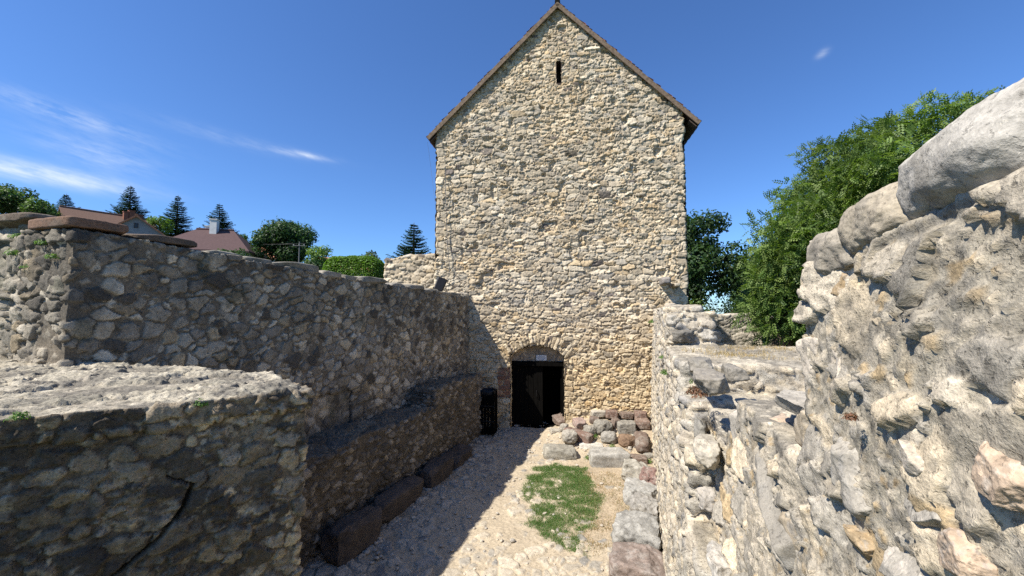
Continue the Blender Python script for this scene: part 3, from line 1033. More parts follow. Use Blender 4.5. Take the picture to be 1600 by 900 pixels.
        Hh = np.repeat(h_l[:, None], len(bs), 1)
        ti = np.floor(Bm / 0.18 + 0.5 * (np.arange(len(a_l)) // 2 % 2)[:, None])
        rnd = _h(ti.astype(np.int64), (np.arange(len(a_l)) // 2)[:, None] + ti.astype(np.int64) * 0, ti.astype(np.int64) * 0, 5)
        Hh = Hh + (rnd - .5) * .012
        Hh = Hh + .0
        A2 = A + (rnd - .5) * .02 * (A > .1)
        bb = Bm - (Bm < .001) * (rnd - .5) * .05
        u_ = RIDGE_U + du * A2 + nu * Hh
        z_ = RIDGE_Z + dz2 * A2 + nz * Hh - 0.03
        VV = np.stack([T0[0] + TW[0] * u_ + TB[0] * bb, T0[1] + TW[1] * u_ + TB[1] * bb, z_], -1).reshape(-1, 3)
        cc = (np.array([0.25, 0.11, 0.075])[None] * (0.6 + 0.8 * rnd.ravel()[:, None]))
        ff = grid_faces(len(a_l), len(bs))
        if dx < 0:
            ff = ff[:, ::-1]
        rf = put(mesh_np('roof', VV, ff, cc, M['tile'], smooth=False))

        def slab(a0, a1, b0, b1, h0, h1):
            pts = []
            for hh_ in (h0, h1):
                for aa, b_ in ((a0, b0), (a1, b0), (a1, b1), (a0, b1)):
                    pts.append(tw(RIDGE_U + du * aa + nu * hh_, b_, RIDGE_Z + dz2 * aa + nz * hh_ - .03))
            return pts
        put(MB().box8(slab(0.0, L - .01, 0.012, 5.15, -.055, -.004)).build('roof_boarding', M['soffit']))
        put(MB().box8(slab(0.02, L - .005, -.022, .010, -.14, -.002)).build('verge_board', M['rakewood'], bevel=.006))
        put(MB().box8(slab(L - .30, L - .012, .03, 5.1, -.20, -.172)).build('eaves_board', M['soffit']))
    rt = MB()
    x = 0
    while x < 4.9:
        rt.tube([tw(RIDGE_U, x - .02, RIDGE_Z + .0), tw(RIDGE_U, x + .40, RIDGE_Z + .015)], [.085, .10], 10)
        x += .38
    put(rt.build('ridge_tiles', M['tile']))
    return t


tower = build_tower()

# ------------------------------------------------------------------ ruined walls
at_o_r = None


def at_o(px, py, o):
    """point of the vertical plane at distance o right of the passage axis through the viewpoint"""
    r = ray(px, py)
    t = o / (r[0] * CS - r[1] * SN)
    return r * t + np.array([0, 0, EYE])


def wall_part(parent, name, P, f, c, mat):
    o = mesh_np(name, P, f, c, mat, parent)
    return o


def slab_stone(parent, name, s0, s1, o0, o1, z0, z1, seed, col, mat='rock', n=12, pw=8, yaw=0, roll=0, pitch=0, cuts=7, spots=None, lump=.06, rough=.03, var=.25, cutd=(.72, .95)):
    """a stone laid in a wall: extent given along / across / up"""
    P, f, c = rock_np((abs(s1 - s0), abs(o1 - o0), z1 - z0), seed, n=n, pw=pw, cuts=cuts, col=col, spots=spots, lump=lump, rough=rough, var=var, cutd=cutd)
    P[:, 2] -= (z1 - z0) / 2
    P = xform(P, (0, 0, 0), (roll, pitch, yaw))
    P = xform(P, pt((s0 + s1) / 2, (o0 + o1) / 2, (z0 + z1) / 2), (0, 0, math.pi / 2 - PSI))
    return mesh_np(name, P, f, c, M[mat], parent)


def build_left_wall():
    t = thing('ruined_wall', 'high shaded rubble wall running along the left of the passage up to the tower', 'wall')
    # dark lichen crust on the upper courses, in ragged tongues
    def crust(V, col, nr):
        k = sstep(2.7, 4.3, V[:, 2] + 0.9 * fbm(V.astype(float) * .9, 4, 206, .6)) * sstep(-.45, .25, fbm(V.astype(float) * 2.1, 4, 207, .6)) * .5
        return V, col * (1 - k[:, None]) + np.array([.06, .052, .042]) * k[:, None]
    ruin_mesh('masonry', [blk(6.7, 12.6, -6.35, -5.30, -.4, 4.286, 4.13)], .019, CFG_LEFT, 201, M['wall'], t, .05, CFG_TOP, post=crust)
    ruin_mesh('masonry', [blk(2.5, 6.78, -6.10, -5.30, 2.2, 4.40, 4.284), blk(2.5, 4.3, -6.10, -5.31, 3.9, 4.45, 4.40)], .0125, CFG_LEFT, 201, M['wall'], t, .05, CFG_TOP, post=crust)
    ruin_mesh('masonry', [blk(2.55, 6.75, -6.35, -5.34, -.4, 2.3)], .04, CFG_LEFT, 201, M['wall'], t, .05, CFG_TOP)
    # sandstone coping slabs at the near end
    sand = (0.175, 0.108, 0.074)
    slab_stone(t, 'coping_slab', 2.46, 3.0, -6.0, -5.29, 4.45, 4.57, 211, sand, n=16, spots=((.12, .10, .08), .6))
    slab_stone(t, 'coping_slab', 3.04, 3.75, -6.1, -5.30, 4.42, 4.52, 212, (.115, .088, .066), n=16, spots=((.09, .08, .07), .6))
    s = 3.8
    i = 0
    rng = random.Random(4)
    while s < 12.3:
        L = rng.uniform(.45, .95)
        top = 4.50 + (4.20 - 4.50) * (s - 2.5) / 9.5
        slab_stone(t, 'coping_stone', s, s + L - .02, -6.25, -5.27 + rng.uniform(-.05, .04), top - .15, top + rng.uniform(-.035, .025), 220 + i, (.24, .22, .18) if i % 3 else (.30, .27, .22), n=10, pw=7, spots=((.10, .10, .07), .6))
        s += L
        i += 1
    t2 = thing('ruined_wall', 'sunlit rough cross wall with small green weeds, meeting the high left wall at a corner', 'wall')
    ruin_mesh('masonry', [blk(2.56, 3.1, -10.5, -5.45, -.4, 4.44), blk(2.58, 3.05, -10.5, -6.2, 4.0, 4.56)], .022, dict(CFG_LEFT, cell=(.21, .125, .2), palette=[(4, (0.30, 0.265, 0.205)), (3, (0.38, 0.335, 0.26)), (2, (0.20, 0.178, 0.14))], mortar=(0.20, 0.172, 0.13),
              depth=.04, bulge=.015, tilt=.09, rough=.014, miss=.15, chip=.012, joint=(.04, .07), agg=(.04, .01, .3)), 231, M['wall'], t2, .07, CFG_TOP)
    for i, (a, b, z0, z1, c) in enumerate([(-7.0, -6.03, 4.53, 4.67, (.13, .10, .075)), (-7.9, -7.02, 4.55, 4.70, (.24, .18, .13))]):
        slab_stone(t2, 'coping_slab', 2.48, 3.3, a, b, z0, z1, 240 + i, c, n=14, spots=((.30, .27, .22), .5))
    return t, t2


left_wall, cross_wall = build_left_wall()


def build_bench():
    t = thing('low_wall', 'dark stepped stone bench wall along the foot of the high left wall', 'wall')
    ruin_mesh('masonry', [blk(2.8, 8.75, -5.4, -4.62, -.3, 1.57, 1.46), blk(8.7, 11.7, -5.4, -4.60, -.3, 1.86, 1.80), blk(8.55, 8.9, -5.4, -4.75, 1.2, 1.70)], .019, CFG_BENCH, 251, M['wall'], t, .10,
              dict(CFG_TOP, palette=[(3, (.14, .115, .08)), (2, (.20, .165, .115)), (1, (.10, .082, .06))], mortar=(.115, .092, .064), depth=.03, rough=.022, tilt=.06))
    return t


build_bench()


def build_pier():
    t = thing('stone_pier', 'broad flat-topped rubble pier with a bright top and a cracked shaded face', 'pier')
    A, B = np.array([-1.44, 2.9]), np.array([-1.44 - .766 * 2.7, 2.9 - .643 * 2.7])
    C_, D_ = np.array([-2.10, 3.62]), np.array([-5.6, 4.62])
    d = (A - B) / np.linalg.norm(A - B)
    nn = np.array([d[1], -d[0]])

    def loc(p):                               # own axes: along the face, into the pier
        return (p - A) @ d, -(p - A) @ nn

    top = 3.06
    pts = [loc(A), loc(B), loc(D_), loc(C_)]
    a, b, c, e = pts
    zm = 1.35
    low = [(p[0], p[1], zz) for zz in (-.3, zm + .05) for p in ((b[0], b[1] + .03), (a[0] - .03, a[1] + .03), (e[0] - .03, e[1] - .03), (c[0], c[1] - .03))]
    corners = [(b[0], b[1], zm), (a[0], a[1], zm), (e[0], e[1], zm), (c[0], c[1], zm), (b[0], b[1], top + .06), (a[0], a[1], top), (e[0], e[1], top), (c[0], c[1], top + .05)]
    lip = [(b[0], -.03, top - .10), (a[0] + .03, -.035, top - .10), (e[0] + .03, e[1], top - .10), (c[0], c[1], top - .06), (b[0], -.03, top + .07), (a[0] + .02, -.03, top + .005), (e[0], e[1], top + .005), (c[0], c[1], top + .055)]
    ck = [([(-.62, 2.60), (-.64, 2.52), (-.70, 2.42), (-.80, 2.32), (-.86, 2.26), (-.92, 2.20), (-1.02, 2.14)], .013, .045), ([(-.62, 2.60), (-.70, 2.66), (-.74, 2.69)], .007, .025)]

    def post(V, col, nr):
        P = V.astype(np.float64)
        W = np.stack([A[0] + d[0] * P[:, 0] - nn[0] * P[:, 1], A[1] + d[1] * P[:, 0] - nn[1] * P[:, 1], P[:, 2]], 1)
        return W.astype(np.float32), col
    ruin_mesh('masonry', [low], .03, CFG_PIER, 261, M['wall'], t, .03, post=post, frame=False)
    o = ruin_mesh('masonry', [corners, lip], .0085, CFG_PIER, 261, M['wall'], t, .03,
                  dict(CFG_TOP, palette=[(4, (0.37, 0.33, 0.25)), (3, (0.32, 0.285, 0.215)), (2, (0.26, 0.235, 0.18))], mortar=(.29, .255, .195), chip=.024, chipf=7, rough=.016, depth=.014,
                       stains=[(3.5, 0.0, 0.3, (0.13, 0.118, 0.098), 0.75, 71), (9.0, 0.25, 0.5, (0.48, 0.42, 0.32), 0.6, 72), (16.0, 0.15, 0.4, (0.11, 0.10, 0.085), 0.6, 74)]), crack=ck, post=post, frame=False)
    return t


pier = build_pier()


def build_right_wall():
    t = thing('ruined_wall', 'sunlit broken wall right of the passage with toothed end and dry grass on top', 'wall')

    def lean(s0, s1, o0, o1, z0, z1, bt=.0):
        c = blk(s0, s1, o0, o1, z0, z1)
        return [(x, y - (bt if (i < 4 and y == o0) else 0), z) for i, (x, y, z) in enumerate(c)]
    ruin_mesh('masonry', [lean(4.35, 6.7, .40, 2.3, -.3, 3.12, .14), lean(6.5, 13.3, .40, 1.02, -.3, 3.12, .14), lean(6.5, 13.3, .42, 1.0, 2.9, 3.60), lean(7.6, 13.3, .43, 1.0, 3.3, 3.72), lean(3.5, 5, .36, 1.3, -.3, 2.55, .10), lean(2.9, 3.9, .34, 1.2, -.3, 2.0, .08),
                          lean(2.35, 3.3, .33, 1.2, -.3, 1.62, .06), lean(3.9, 4.6, .40, 1.5, 1, 2.85)], .021, CFG_RIGHT, 301, M['wall'], t, .05, CFG_TOP)
    st = [(1053, 1092, 560, 584, (.22, .20, .165), .36, .5), (1054, 1109, 582, 612, (.24, .215, .175), .33, .5), (1112, 1146, 572, 598, (.22, .20, .165), .62, .5), (1060, 1101, 688, 722, (.40, .36, .29), .34, .3),
          (1050, 1101, 757, 792, (.34, .31, .27), .33, .3), (1062, 1098, 806, 836, (.46, .40, .32), .36, .3), (1072, 1092, 652, 684, (.24, .225, .19), .40, .3), (1082, 1124, 866, 905, (.42, .39, .34), .36, .3),
          (1054, 1085, 625, 652, (.40, .37, .32), .38, .35), (1056, 1078, 722, 752, (.50, .43, .34), .37, .3)]
    for i, (x0, x1, y0, y1, c, o, dp) in enumerate(st):
        p0, p1 = at_o((x0 + x1) / 2, y0, o), at_o((x0 + x1) / 2, y1, o)
        s_, _ = so(p0)
        w = (x1 - x0) / 640 * p0[1] * 1.0
        slab_stone(t, 'protruding_stone', s_ - .10, s_ + .24, o + .02, o + w, p1[2], p0[2], 310 + i, c, n=22, pw=7, cuts=12, cutd=(.65, .92), lump=.12, rough=.05, mat='nearrock', yaw=.12 * (i % 3 - 1), roll=.1 * (i % 2), spots=((.20, .19, .17), .5))
    rng = random.Random(8)
    for i in range(7):                       # weathered lumps on the higher part by the tower
        s_, o_, z_ = rng.uniform(6.4, 7.4), rng.uniform(.45, .98), rng.uniform(3.15, 3.62)
        w = rng.uniform(.14, .30)
        slab_stone(t, 'protruding_stone', s_ - w / 2, s_ + w / 2, o_ - w / 2, o_ + w / 2, z_, z_ + w * .6, 330 + i, rng.choice([(.22, .20, .165), (.28, .25, .20), (.16, .148, .125)]), n=14, pw=6, cuts=10, lump=.12, rough=.06, yaw=rng.uniform(-1, 1))
    return t


right_wall = build_right_wall()


def build_near_wall():
    t = thing('ruined_wall', 'close rough rubble wall rising at the right edge with big rounded boulders along its top', 'wall')

    def nb(s0, s1, o0, o1, z0, z1, z1b=None, ob=0.0):
        c = blk(s0, s1, o0, o1, z0, z1, z1b)
        return [(x, y - (ob if (i < 4 and y == o0) else 0), z) for i, (x, y, z) in enumerate(c)]
    sol = [nb(-.6, 1.70, .57, 1.5, 2.3, 3.88, 3.785, .06), nb(-.6, 4.3, .53, 1.5, -.3, 2.6, 2.5, .10), nb(1.5, 2.80, .55, 1.9, 2.3, 3.10, 3.08, .05), nb(2.5, 4.5, .56, 1.7, 2.0, 2.82, 2.78, .04), nb(1.66, 1.78, .62, 1.3, 2.6, 3.55)]
    ruin_mesh('masonry', sol, .0105, CFG_NEAR, 401, M['near'], t, .045, dict(CFG_TOP, palette=[(4, (0.36, 0.32, 0.25)), (3, (0.41, 0.36, 0.28)), (2, (0.26, 0.235, 0.19))], mortar=(.29, .26, .205)))
    G, LG, W, OC, CR, PK, DG = (.25, .228, .19), (.34, .31, .26), (.44, .385, .31), (.35, .26, .155), (.38, .315, .225), (.42, .32, .23), (.18, .166, .145)
    cop = [(1408, 1700, 100, 330, (.37, .345, .30), 3), (1322, 1424, 285, 372, (.33, .285, .215), 3.4), (1248, 1336, 350, 436, (.30, .265, .21), 4)]
    zt = [(3.765, 4.012), (3.745, 3.925), (3.70, 3.875)]
    for i, (x0, x1, y0, y1, c, pw) in enumerate(cop):
        sa, _ = so(at_o(x0, 300, .55))
        sb, _ = so(at_o(x1, 300, .55))
        slab_stone(t, 'coping_boulder', sb, sa + (.13, .13, .15)[i], .535, 1.0, zt[i][0], zt[i][1], 410 + i, c, 'nearrock', n=60, pw=(2.7, 3.4, 4)[i], cuts=(1, 6, 8)[i], lump=(.12, .16, .16)[i], rough=(.016, .03, .04)[i], var=.25, spots=((.165, .15, .125), .6))
    st = [(1368, 1512, 372, 446, G), (1538, 1640, 330, 415, OC), (1272, 1306, 416, 470, OC), (1330, 1364, 405, 462, CR), (1232, 1292, 486, 625, W), (1274, 1322, 500, 640, W), (1322, 1350, 478, 560, OC),
          (1348, 1396, 478, 565, CR), (1418, 1484, 455, 570, PK), (1474, 1570, 508, 606, W), (1474, 1582, 676, 800, PK), (1262, 1344, 664, 800, LG), (1308, 1346, 588, 660, CR), (1342, 1446, 755, 835, LG),
          (1168, 1192, 642, 686, PK), (1140, 1232, 690, 800, G), (1096, 1160, 770, 905, G), (1200, 1270, 800, 900, CR), (1330, 1420, 850, 930, LG), (1240, 1262, 450, 480, W), (1400, 1470, 610, 660, DG),
          (1570, 1650, 560, 660, DG), (1180, 1230, 620, 650, LG), (1440, 1500, 830, 910, PK), (1128, 1160, 640, 700, LG), (1380, 1420, 690, 740, W), (1585, 1680, 800, 900, LG), (1300, 1330, 820, 870, OC), (1225, 1262, 640, 700, CR)]
    for i, (x0, x1, y0, y1, c) in enumerate(st):
        xm = (x0 + x1) / 2
        of = .535 if y0 < 650 else .50
        sa, _ = so(at_o(x0, (y0 + y1) / 2, of))
        sb, _ = so(at_o(x1, (y0 + y1) / 2, of))
        p0, p1 = at_o(xm, y0, of), at_o(xm, y1, of)
        d = min(.22, .55 * max(sa - sb, p0[2] - p1[2]))
        big = (x1 - x0) * (y1 - y0) > 3500
        slab_stone(t, 'protruding_stone', sb, sa, of + .016, of + .016 + d * 1.5, p1[2], p0[2], 430 + i, c, 'nearrock', n=40 if big else 22, pw=7, cuts=20, cutd=(.58, .90), lump=.04, rough=.022, var=.4,
                   yaw=.10 * ((i * 7) % 5 - 2), pitch=.12 * ((i * 3) % 5 - 2), spots=((.30, .29, .27) if i % 2 else (.56, .50, .42), .45))
    return t


near_wall = build_near_wall()


def build_far_walls():
    t = thing('curtain_wall', 'distant grey brown rubble wall below the dark tree, right of the tower', 'wall')
    y = 21.0
    a, b = atY(1050, 520, y), atY(1196, 520, y)
    mb = [(a[0], a[1], -.3), (b[0], b[1] + .3, -.3), (b[0], b[1] + 1.2, -.3), (a[0], a[1] + 1, -.3)]
    z = 3.60
    ruin_mesh('masonry', [mb + [(p[0], p[1], z) for p in mb]], .045, dict(CFG_LEFT, cell=(.30, .15, .3), palette=[(3, (.46, .41, .33)), (2, (.36, .325, .265)), (2, (.56, .50, .40))], mortar=(.36, .32, .25), stains=[(1.2, .1, .5, (.26, .24, .2), .4, 71)]), 501, M['wall'], t, .08, frame=False)
    t = thing('curtain_wall', 'pale sunlit stretch of distant rubble wall behind the leaning trunk', 'wall')
    c = atY(1300, 520, 17.0)
    mb = [(b[0] + .1, b[1] - .05, -.3), (c[0], c[1], -.3), (c[0] + .5, c[1] + .8, -.3), (b[0] + .5, b[1] + .8, -.3)]
    ruin_mesh('masonry', [mb + [(p[0], p[1], zz) for p, zz in zip(mb, (3.55, 2.6, 2.6, 3.5))]], .045, dict(CFG_RIGHT, palette=[(3, (.42, .37, .30)), (2, (.34, .31, .26))], mortar=(.36, .32, .26)), 511, M['wall'], t, .08, frame=False)
    t = thing('curtain_wall', 'low sunlit wall stub joining the left side of the tower behind the black floodlight', 'wall')
    a, b = atY(592, 420, 15.0), atY(700, 420, 14.6)
    mb = [(a[0], a[1], 1), (b[0], b[1], 1), (b[0] + .1, b[1] + 1, 1), (a[0] + .1, a[1] + 1, 1)]
    ruin_mesh('masonry', [mb + [(p[0] + dx, p[1], zz) for p, zz, dx in zip(mb, (5.62, 5.78, 5.78, 5.62), (.25, 0, 0, .25))]], .030, dict(CFG_FACADE, depth=.04, stains=[(1.2, .0, .5, (.27, .24, .19), .6, 5)]), 521, M['facade'], t, .06, frame=False)


build_far_walls()

# ------------------------------------------------------------------ loose stones: every block is a thing
BR, RD, GY, LG, PL, OB = (.165, .122, .098), (.175, .115, .09), (.24, .222, .188), (.32, .295, .25), (.38, .345, .285), (.20, .135, .09)


def block(label, px, py, size, yaw, col, seed, rot=(0, 0), lift=0.0, cat='stone block', name='stone_block', group='spolia heaped by the tower', **kw):
    p = on_floor(px, py)
    kw.setdefault('n', 18)
    kw.setdefault('pw', 14)
    kw.setdefault('cuts', 4)
    kw.setdefault('cutd', (.84, .97))
    kw.setdefault('lump', .07)
    kw.setdefault('rough', .04)
    kw.setdefault('var', .4)
    kw.setdefault('spots', ((.33, .31, .27), .45))
    if group.startswith('spolia'):
        size = (size[0] * .93, size[1] * .93, size[2] * .82)
    P, f, c = rock_np(size, seed, col=col, **kw)
    o = mesh_np(name, P, f, c, M['rock'])
    o.location = (p[0], p[1] + size[1] * .35, p[2] + lift - .03)
    o.rotation_euler = (rot[0], rot[1], R(yaw))
    return tag(o, label, cat, group)


HEAP = [
    ('dark red brown slab at the left back of the heap, sloping beside the doorway', 880, 664, (.50, .55, .26), 20, BR, (.15, -.2), .05, {}),
    ('pinkish flat slab lying against the tower foot next to the doorway', 905, 656, (.62, .45, .20), -5, (.30, .23, .20), (.1, 0), .08, {}),
    ('pale grey squared block against the tower, between two reddish slabs', 935, 655, (.46, .40, .22), 4, PL, (.05, 0), .10, {}),
    ('small dark red block against the tower in the middle of the back row', 957, 657, (.36, .36, .26), -4, RD, (0, .05), .08, {}),
    ('low brown block in the back row, third from the right wall', 981, 657, (.40, .36, .20), 3, BR, (0, 0), .08, {}),
    ('reddish block in the back corner where tower and right wall meet', 1003, 660, (.38, .40, .28), -8, RD, (0, .06), .08, {}),
    ('pinkish broken slab leaning in the second row behind the long red beam', 906, 671, (.36, .40, .28), 12, (.28, .205, .175), (.25, 0), .05, {}),
    ('small brown stone wedged under the pale grey squared block', 929, 662, (.30, .26, .20), -10, BR, (0, .1), .04, {}),
    ('big rounded rough grey boulder in the middle of the heap', 943, 680, (.56, .46, .50), 15, GY, (0, .05), .0, dict(pw=2.8, rough=.05, spots=((.12, .115, .105), .6))),
    ('dark brown chunk leaning on the big rounded grey boulder', 961, 670, (.22, .30, .34), 10, BR, (.1, .2), .02, {}),
    ('grey block with a pale flat top behind the carved orange brown stone', 981, 678, (.52, .42, .38), -6, GY, (0, 0), .02, dict(spots=((.14, .13, .12), .6))),
    ('brown block lying behind the long brown column piece by the right wall', 1006, 672, (.40, .40, .28), -5, (.20, .14, .11), (.05, 0), .06, {}),
    ('long dark brown column piece with a rounded end pointing down the passage', 1009, 706, (.40, 1.05, .40), -14, BR, (.06, 0), .02, dict(pw=3.6, cuts=3, lump=.04)),
    ('long red brown beam stone lying diagonally across the heap', 904, 690, (.86, .34, .30), -38, RD, (.0, .10), .04, dict(pw=10, cuts=3, lump=.03)),
    ('grey rough stone behind the end of the diagonal red beam', 921, 683, (.32, .34, .38), 22, GY, (0, .2), .0, dict(pw=4)),
    ('rounded grey stone in front of the big boulder, beside the carved one', 953, 694, (.46, .40, .38), -12, (.27, .255, .225), (0, 0), .0, dict(pw=3)),
    ('carved orange brown stone with a curved underside', 981, 700, (.46, .44, .40), 16, OB, (0, .15), .0, dict(pw=3.4, cuts=8, spots=((.16, .10, .07), .5))),
    ('squat light grey stone lying on top of the layered stone', 891, 699, (.40, .36, .38), 8, LG, (0, 0), .12, dict(pw=5)),
    ('broad layered grey stone at the left front of the heap with weeds in its cracks', 876, 717, (.92, .55, .36), -4, (.29, .27, .225), (0, .04), -.02, dict(pw=6, cuts=9, rough=.05, spots=((.13, .12, .10), .6))),
    ('thin pale flat stone at the left edge of the heap by the path', 869, 676, (.38, .30, .12), 10, PL, (0, .1), .0, {}),
    ('small grey stone tucked beside the diagonal red beam', 882, 674, (.26, .28, .26), -20, LG, (0, 0), .0, dict(pw=4)),
    ('white flat slab on the ground in the middle of the heap', 925, 700, (.66, .42, .13), -8, (.52, .49, .43), (0, .03), .0, {}),
    ('large grey squared ashlar block at the front of the heap', 955, 729, (1.02, .60, .44), -3, (.30, .285, .255), (.02, 0), -.02, dict(pw=12, cuts=4, lump=.05, n=16, spots=((.42, .40, .36), .5))),
    ('flat brown slab behind the big ashlar block, next to the right wall', 999, 724, (.44, .42, .20), -6, BR, (0, 0), .0, {}),
    ('flat pale fragment beside the white slab in the heap', 968, 712, (.30, .24, .10), 25, PL, (0, .1), .0, {}),
    ('small rubble piece under the long brown column piece', 1016, 716, (.24, .22, .16), 5, GY, (0, 0), .0, dict(pw=3)),
]
for i, (lab, px, py, size, yaw, c, rot, lift, kw) in enumerate(HEAP):
    block(lab, px, py, size, yaw, c, 900 + 7 * i, rot, lift, **kw)
ROW = [
    ('rough pale grey stone, farthest of the row along the right wall foot', 999, 755, (.66, .52, .40), -12, (.31, .29, .245), (0, .05), dict(pw=4)),
    ('reddish arched stone with a dark hollow beneath, in the right wall row', 1017, 768, (.42, .46, .40), -14, (.22, .14, .12), (.12, .1), dict(pw=5)),
    ('grey white speckled block behind the two biggest in the right wall row', 1006, 790, (.66, .50, .34), -18, (.32, .31, .285), (.06, .1), {}),
    ('grey speckled block touching the biggest of the right wall row', 1013, 818, (.54, .48, .36), -16, (.28, .265, .24), (.05, .06), {}),
    ('biggest grey ribbed block with a worn edge in the right wall row', 1000, 868, (.70, .56, .46), -15, (.29, .28, .255), (.05, .05), dict(n=16, spots=((.13, .125, .115), .55))),
    ('nearest broad brown slab with white speckles in the right wall row', 1004, 916, (.72, .58, .32), -14, (.22, .175, .15), (.06, .03), dict(n=16, spots=((.36, .33, .30), .5))),
]
for i, (lab, px, py, size, yaw, c, rot, kw) in enumerate(ROW):
    block(lab, px, py, size, yaw, c, 1200 + 7 * i, rot, 0, group='blocks along the right wall foot', **dict(dict(cuts=10, cutd=(.70, .92), lump=.14, rough=.05, n=24), **{k: v for k, v in kw.items() if k != 'n'}))
KERB = [('nearest dark sandstone block at the bench foot, half behind the pier', 5.02, 6.02, -4.26, .40, .48), ('longest dark sandstone block along the bench wall foot', 6.12, 7.55, -4.38, .38, .42),
        ('dark sandstone block with a sharp sloping top, third along the bench foot', 7.72, 8.75, -4.30, .46, .40), ('farthest low dark sandstone block at the bench foot', 8.85, 9.95, -4.36, .44, .32)]
for i, (lab, s0, s1, oc, w, h) in enumerate(KERB):
    P, f, c = rock_np((s1 - s0, w, h), 1300 + i, n=22, pw=10, cuts=9, cutd=(.72, .93), lump=.10, rough=.035, var=.4, col=(.090, .073, .061), spots=((.05, .044, .039), .5))
    o = mesh_np('sandstone_block', P, f, c, M['rock'])
    p = pt((s0 + s1) / 2, oc, 0)
    o.location = (p[0], p[1], float(floor_h((s0 + s1) / 2, oc)[0]) - .03)
    o.rotation_euler = (.12 * (i % 2), .03, math.pi / 2 - PSI + .05 * (i - 1.5))
    tag(o, lab, 'stone block', 'sandstone blocks along the bench wall')
for i, (lab, s_, o_, sz) in enumerate([('small pale stone between the nearest sandstone block and the bench wall', 5.6, -4.55, (.22, .18, .18)), ('small dark stone behind the nearest sandstone block', 5.9, -4.52, (.26, .2, .2))]):
    p = pt(s_, o_, 0)
    tag(rock('loose_stone', (p[0], p[1], 0), sz, 1330 + i, col=(.30, .28, .24) if i == 0 else (.12, .11, .10), pw=3), lab, 'stone')


def build_gravel():
    rng = np.random.RandomState(77)
    Vs, Fs, Cs, n0 = [], [], [], 0
    for i in range(900):
        s_ = rng.uniform(5.2, 12.6)
        o_ = rng.uniform(-4.1, .1)
        if rng.rand() < .45:
            o_ = -4.1 + abs(rng.normal()) * .8
        if i >= 620:
            s_, o_ = rng.uniform(10.5, 12.6), rng.uniform(-2.6, .2)
        elif o_ > -2.5 and s_ > 6.6 and rng.rand() < .75:
            continue
        sz = min(.13, .025 + abs(rng.normal()) * .03)
        P, f, c = rock_np((sz, sz * rng.uniform(.6, 1), sz * rng.uniform(.35, .6)), 2000 + i, n=3, pw=3, cuts=4, col=[(.44, .39, .32), (.36, .33, .285), (.50, .45, .37)][i % 3])
        P = xform(P, (0, 0, 0), (rng.uniform(-.2, .2), rng.uniform(-.2, .2), rng.uniform(0, 6.3)))
        w = pt(s_, o_, float(floor_h(s_, o_)[0]))
        Vs.append(P + w)
        Fs.append(f + n0)
        Cs.append(c)
        n0 += len(P)
    tag(mesh_np('gravel', np.concatenate(Vs), np.concatenate(Fs), np.concatenate(Cs), M['rock']), 'loose pebbles scattered over the passage floor', kind='stuff')


build_gravel()

# ------------------------------------------------------------------ grass, weeds


def in_poly(x, y, poly):
    r = np.zeros(len(x), bool)
    n = len(poly)
    for i in range(n):
        x0, y0 = poly[i]
        x1, y1 = poly[(i + 1) % n]
        c = ((y0 > y) != (y1 > y)) & (x < (x1 - x0) * (y - y0) / (y1 - y0 + 1e-9) + x0)
        r ^= c
    return r


def blades(name, X, Y, Z, hgt, wid, cols, seed, lean=.5, mat='grass', parent=None):
    rng = np.random.RandomState(seed)
    n = len(X)
    a = rng.uniform(0, 2 * math.pi, n)
    h = hgt * rng.uniform(.5, 1.2, n)
    w = wid * rng.uniform(.7, 1.3, n)
    ln = lean * rng.uniform(.2, 1.3, n) * h
    ld = rng.uniform(0, 2 * math.pi, n)
    dx, dy = np.cos(a) * w / 2, np.sin(a) * w / 2
    lx, ly = np.cos(ld) * ln, np.sin(ld) * ln
    V = np.zeros((n, 5, 3))
    V[:, 0] = np.stack([X - dx, Y - dy, Z], 1)
    V[:, 1] = np.stack([X + dx, Y + dy, Z], 1)
    V[:, 2] = np.stack([X + dx * .7 + lx * .35, Y + dy * .7 + ly * .35, Z + h * .6], 1)
    V[:, 3] = np.stack([X - dx * .7 + lx * .35, Y - dy * .7 + ly * .35, Z + h * .6], 1)
    V[:, 4] = np.stack([X + lx, Y + ly, Z + h * .92], 1)
    b = np.arange(n)[:, None] * 5
    f4 = b + np.array([[0, 1, 2, 3]])
    f3 = b + np.array([[3, 2, 4]])
    c = np.asarray(cols)[rng.randint(0, len(cols), n)] * rng.uniform(.75, 1.25, (n, 1))
    return mesh_np(name, V.reshape(-1, 3), [f4, f3], np.repeat(c, 5, 0), M[mat], parent, smooth=False)


def scatter_poly(pix, n, seed, thr, scale=3.0, edge=0.5):
    poly = [so(on_floor(*p)) for p in pix]
    rng = np.random.RandomState(seed)
    a = np.array(poly)
    s = rng.uniform(a[:, 0].min() - .15, a[:, 0].max() + .15, n)
    o = rng.uniform(a[:, 1].min() - .15, a[:, 1].max() + .15, n)
    p = np.stack([s, o, s * 0], 1)
    jx, jy = .16 * fbm(p * 4, 3, seed + 1), .16 * fbm(p * 4, 3, seed + 2)
    jx, jy = jx + rng.normal(size=n) * .045, jy + rng.normal(size=n) * .045
    k = in_poly(s + jx, o + jy, poly) & (fbm(p * scale, 3, seed + 3, .6) + rng.uniform(-.35, .35, n) > thr)
    s, o = s[k], o[k]
    return s * SN + o * CS, s * CS - o * SN, floor_h(s, o) - .004


